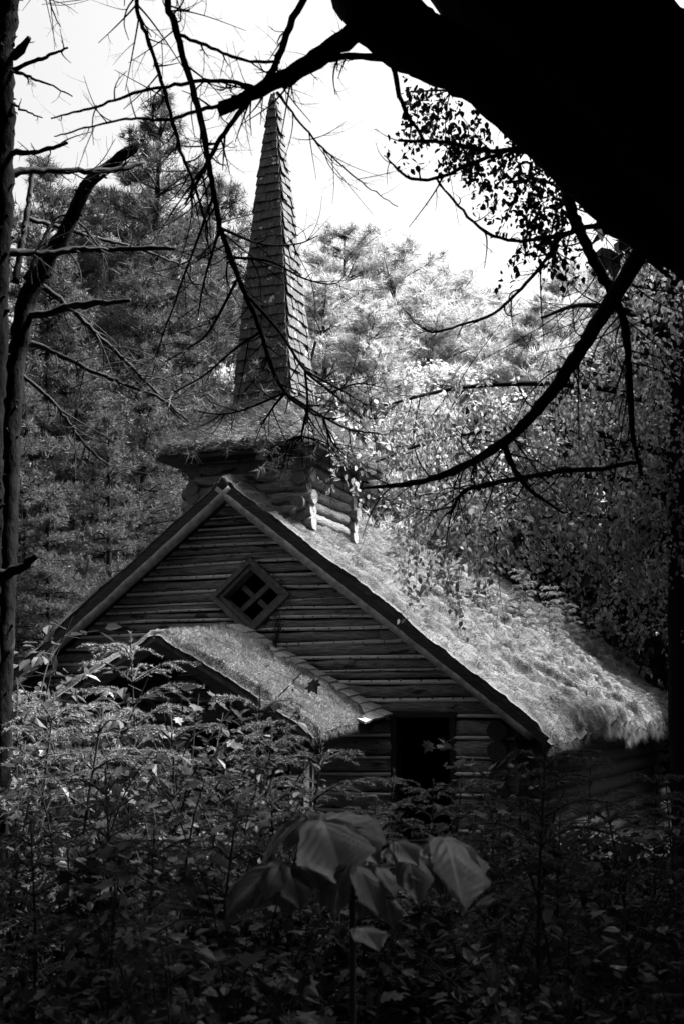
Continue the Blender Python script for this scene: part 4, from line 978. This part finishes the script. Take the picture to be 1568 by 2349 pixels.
# the striped maple sapling in the foreground: every big leaf on its own
def build_big_leaf_plant():
    rng = np.random.default_rng(8); D = 3.5
    base = at(806, 2349, D); base[2] = float(ground_z(base[0], base[1])); b = Vector(base)
    t = link('maple_sapling', None, None, 'foreground sapling with very large drooping veined leaves', 'sapling', None, None, base)
    mb = MB(); P, rr = px_path([(806, 2700, 9), (808, 2300, 8), (806, 2050, 7), (803, 1985, 6), (770, 1930, 5), (730, 1905, 4)], D, D, .03); P[0][2] = base[2] - .05; tube(mb, P, rr, 7, .03, rng)
    for tr in ([(804, 1995, 5), (850, 1965, 5), (900, 1935, 4), (990, 1930, 3)], [(804, 2010, 5), (760, 2000, 4), (660, 1985, 3), (610, 1985, 3)], [(806, 2060, 4), (850, 2050, 3), (890, 2060, 3)]):
        P, rr = px_path(tr, D, D - .1, .03); tube(mb, P, rr, 6, .03, rng)
    me = mb.mesh('stem', 'stem'); me.transform(Matrix.Translation(-b)); link('stem', me, t)
    def leaf(bx, by, tx, ty, width, dp, dt, roll, droop=.25):
        """base pixel, tip pixel, width factor, depth of base and tip"""
        A, Bp = at(bx, by, dp), at(tx, ty, dt); L = np.linalg.norm(Bp - A); Y = norm(Bp - A)
        N0 = norm(np.array([math.sin(roll) * .9 + rng.normal(0, .3), -.55 + rng.normal(0, .35), .85 + rng.normal(0, .3)])); X = norm(np.cross(Y, N0)); Z = np.cross(X, Y)
        nv, nu = 22, 25; v = np.linspace(0, 1, nv)[:, None]; u = np.linspace(-1, 1, nu)[None]
        prof = np.interp(v, [0, .05, .15, .32, .5, .62, .72, .85, .95, 1], [.10, .40, .62, .80, .92, .86, .62, .30, .10, .0]) * .5 * width
        lob = 1 + .14 * np.exp(-((v - .60) / .05) ** 2)
        xx = u * prof * lob + .006 * np.sin(v * 90 + u * 3) * (np.abs(u) > .97); yy = v + 0 * u - .10 * np.abs(u) ** 1.5 * (v < .2) * 1.0 + .05 * np.abs(u) * (1 - v)
        ph = (v * 1.0 - np.abs(u) * prof * 1.1) * 7.5
        vein = np.maximum(np.exp(-(np.abs(u) * prof / .010) ** 2), np.exp(-(((ph % 1.0) - .5) / .07) ** 2) * (np.abs(u) < .93) * .75)
        rip = .016 * np.cos((ph % 1.0) * 2 * math.pi) * np.minimum(1, np.abs(u) * 3)
        zz = .30 * np.abs(u) * prof * (1.0 - .5 * v) + rip + droop * (v * (1 - v)) - .12 * droop * np.abs(u) ** 2 + .03 * np.sin(u * 3 + v * 5 + roll * 3)
        V = A + L * (xx[..., None] * X + yy[..., None] * Y + zz[..., None] * Z)
        i = np.arange(nv - 1)[:, None] * nu; j = np.arange(nu - 1)[None]; q = np.stack([i + j, i + j + 1, i + nu + j + 1, i + nu + j], -1).reshape(-1, 4)
        m = MB(); m.add(V, q, np.clip(vein, 0, 1).ravel()); me = m.mesh('leaf', 'big_leaf', True, 'vein'); me.transform(Matrix.Translation(-b)); link('leaf', me, t)
    for a in ((738, 1885, 790, 2045, .95, 3.45, 3.3, .1), (695, 1880, 590, 2010, .75, 3.5, 3.55, -.9), (780, 1890, 905, 1975, .85, 3.5, 3.6, .5), (905, 1935, 1010, 2050, .75, 3.4, 3.35, .3), (1010, 1925, 1065, 2095, .85, 3.3, 3.15, .4), (1070, 1945, 1112, 2005, .9, 3.6, 3.65, .6),
              (660, 1985, 580, 2090, .8, 3.35, 3.3, -.5), (620, 1985, 515, 2125, .6, 3.3, 3.2, -.9), (690, 1985, 655, 2110, .8, 3.4, 3.35, -.2), (730, 1990, 700, 2060, .9, 3.45, 3.45, .2), (860, 1990, 905, 2065, .9, 3.45, 3.4, .5), (905, 1940, 850, 2020, .8, 3.5, 3.5, -.3),
              (850, 2055, 820, 2110, .9, 3.4, 3.4, -.2), (880, 2060, 900, 2130, 1.0, 3.4, 3.35, .3), (700, 1870, 740, 1905, .8, 3.55, 3.6, .4), (560, 2010, 525, 2060, .7, 3.5, 3.55, -.6), (960, 1935, 995, 2030, .8, 3.5, 3.5, .2), (770, 2020, 735, 2085, .8, 3.45, 3.45, -.1), (820, 2130, 870, 2185, .9, 3.5, 3.4, .2), (1090, 2080, 1140, 2060, .5, 3.5, 3.5, .3),
              (705, 1878, 650, 1960, .8, 3.52, 3.5, -.5), (745, 1880, 840, 1925, .8, 3.55, 3.6, .5), (905, 1932, 960, 1990, .8, 3.35, 3.3, .3), (640, 1985, 610, 2065, .85, 3.3, 3.25, -.4), (625, 1985, 545, 2050, .7, 3.4, 3.4, -.8), (690, 1988, 745, 2050, .8, 3.38, 3.35, .2),
              (985, 1930, 940, 2010, .8, 3.42, 3.4, -.2), (1015, 1930, 1100, 2020, .7, 3.38, 3.4, .6), (855, 1985, 830, 2060, .8, 3.4, 3.38, -.2), (800, 1905, 870, 1990, .8, 3.48, 3.42, .3), (660, 1990, 690, 2090, .8, 3.32, 3.28, .1), (1000, 1985, 1040, 2060, .7, 3.3, 3.28, .4), (798, 1985, 768, 2120, .8, 3.32, 3.28, -.2), (815, 1990, 868, 2110, .8, 3.3, 3.26, .4), (760, 1995, 640, 2050, .7, 3.42, 3.4, -.5), (920, 1940, 960, 2085, .7, 3.36, 3.3, .2)):
        leaf(*a)
build_big_leaf_plant()

# ------------------------------------------------------------------ seedlings growing on the roofs
SEED = [spruce(61 + i, 1.0, .009, 2.0) for i in range(2)]
def build_roof_plants():
    Rw = Matrix.Translation((-1.441, 15.15, -0.2)) @ Matrix.Rotation(-YAW, 4, 'Z'); cs, sn = math.cos(SL), math.sin(SL)
    for k, (u, s, h, m, lab) in enumerate(((2.6, 4.2, .55, 1, 'feathery seedling nearest the front rake of the roof'), (3.0, 5.3, .62, 2, 'thin dark-stemmed seedling in the middle of the roof'), (2.7, 5.9, .6, 0, 'tallest seedling amid the mossy roof'), (3.3, 6.3, .42, 1, 'low seedling under the tallest one on the roof'),
                                       (3.0, 6.9, .6, 0, 'seedling against the bright far roof'), (3.2, 7.9, .55, 1, 'feathery seedling right of the bright roof patch'), (2.8, 8.4, .55, 2, 'seedling high toward the far rake'), (3.4, 9.2, .4, 0, 'small seedling toward the far eave'),
                                       (1.5, 3.0, .35, 1, 'dark seedling below the tower logs'), (2.2, 3.5, .4, 3, 'seedling under the hanging birch leaves'), (3.7, 5.5, .3, 2, 'smallest seedling low on the roof'))):
        p = Rw @ Vector((u * cs + .02, s, E + RISE - u * sn + .02))
        o = link('spruce_seedling', None, None, lab, 'seedling', 'seedlings on the mossy roof', None, p, R.uniform(0, 6)); q = h * 1.7; o.scale = (q * .8, q * .8, q)
        for nm, me in zip(('stem', 'needles'), SEED[m % 2]): link(nm, me, o)
    p = Rw @ Vector((.62, .22, E + .77)); o = link('leafy_sprout', None, None, 'thin leafy sprout rising from the porch roof below the diamond window', 'sprout', None, None, p); o.scale = (.28, .28, .42)
    for nm, me in zip(('stem', 'foliage'), SHR[0]): link(nm, me, o)
build_roof_plants()
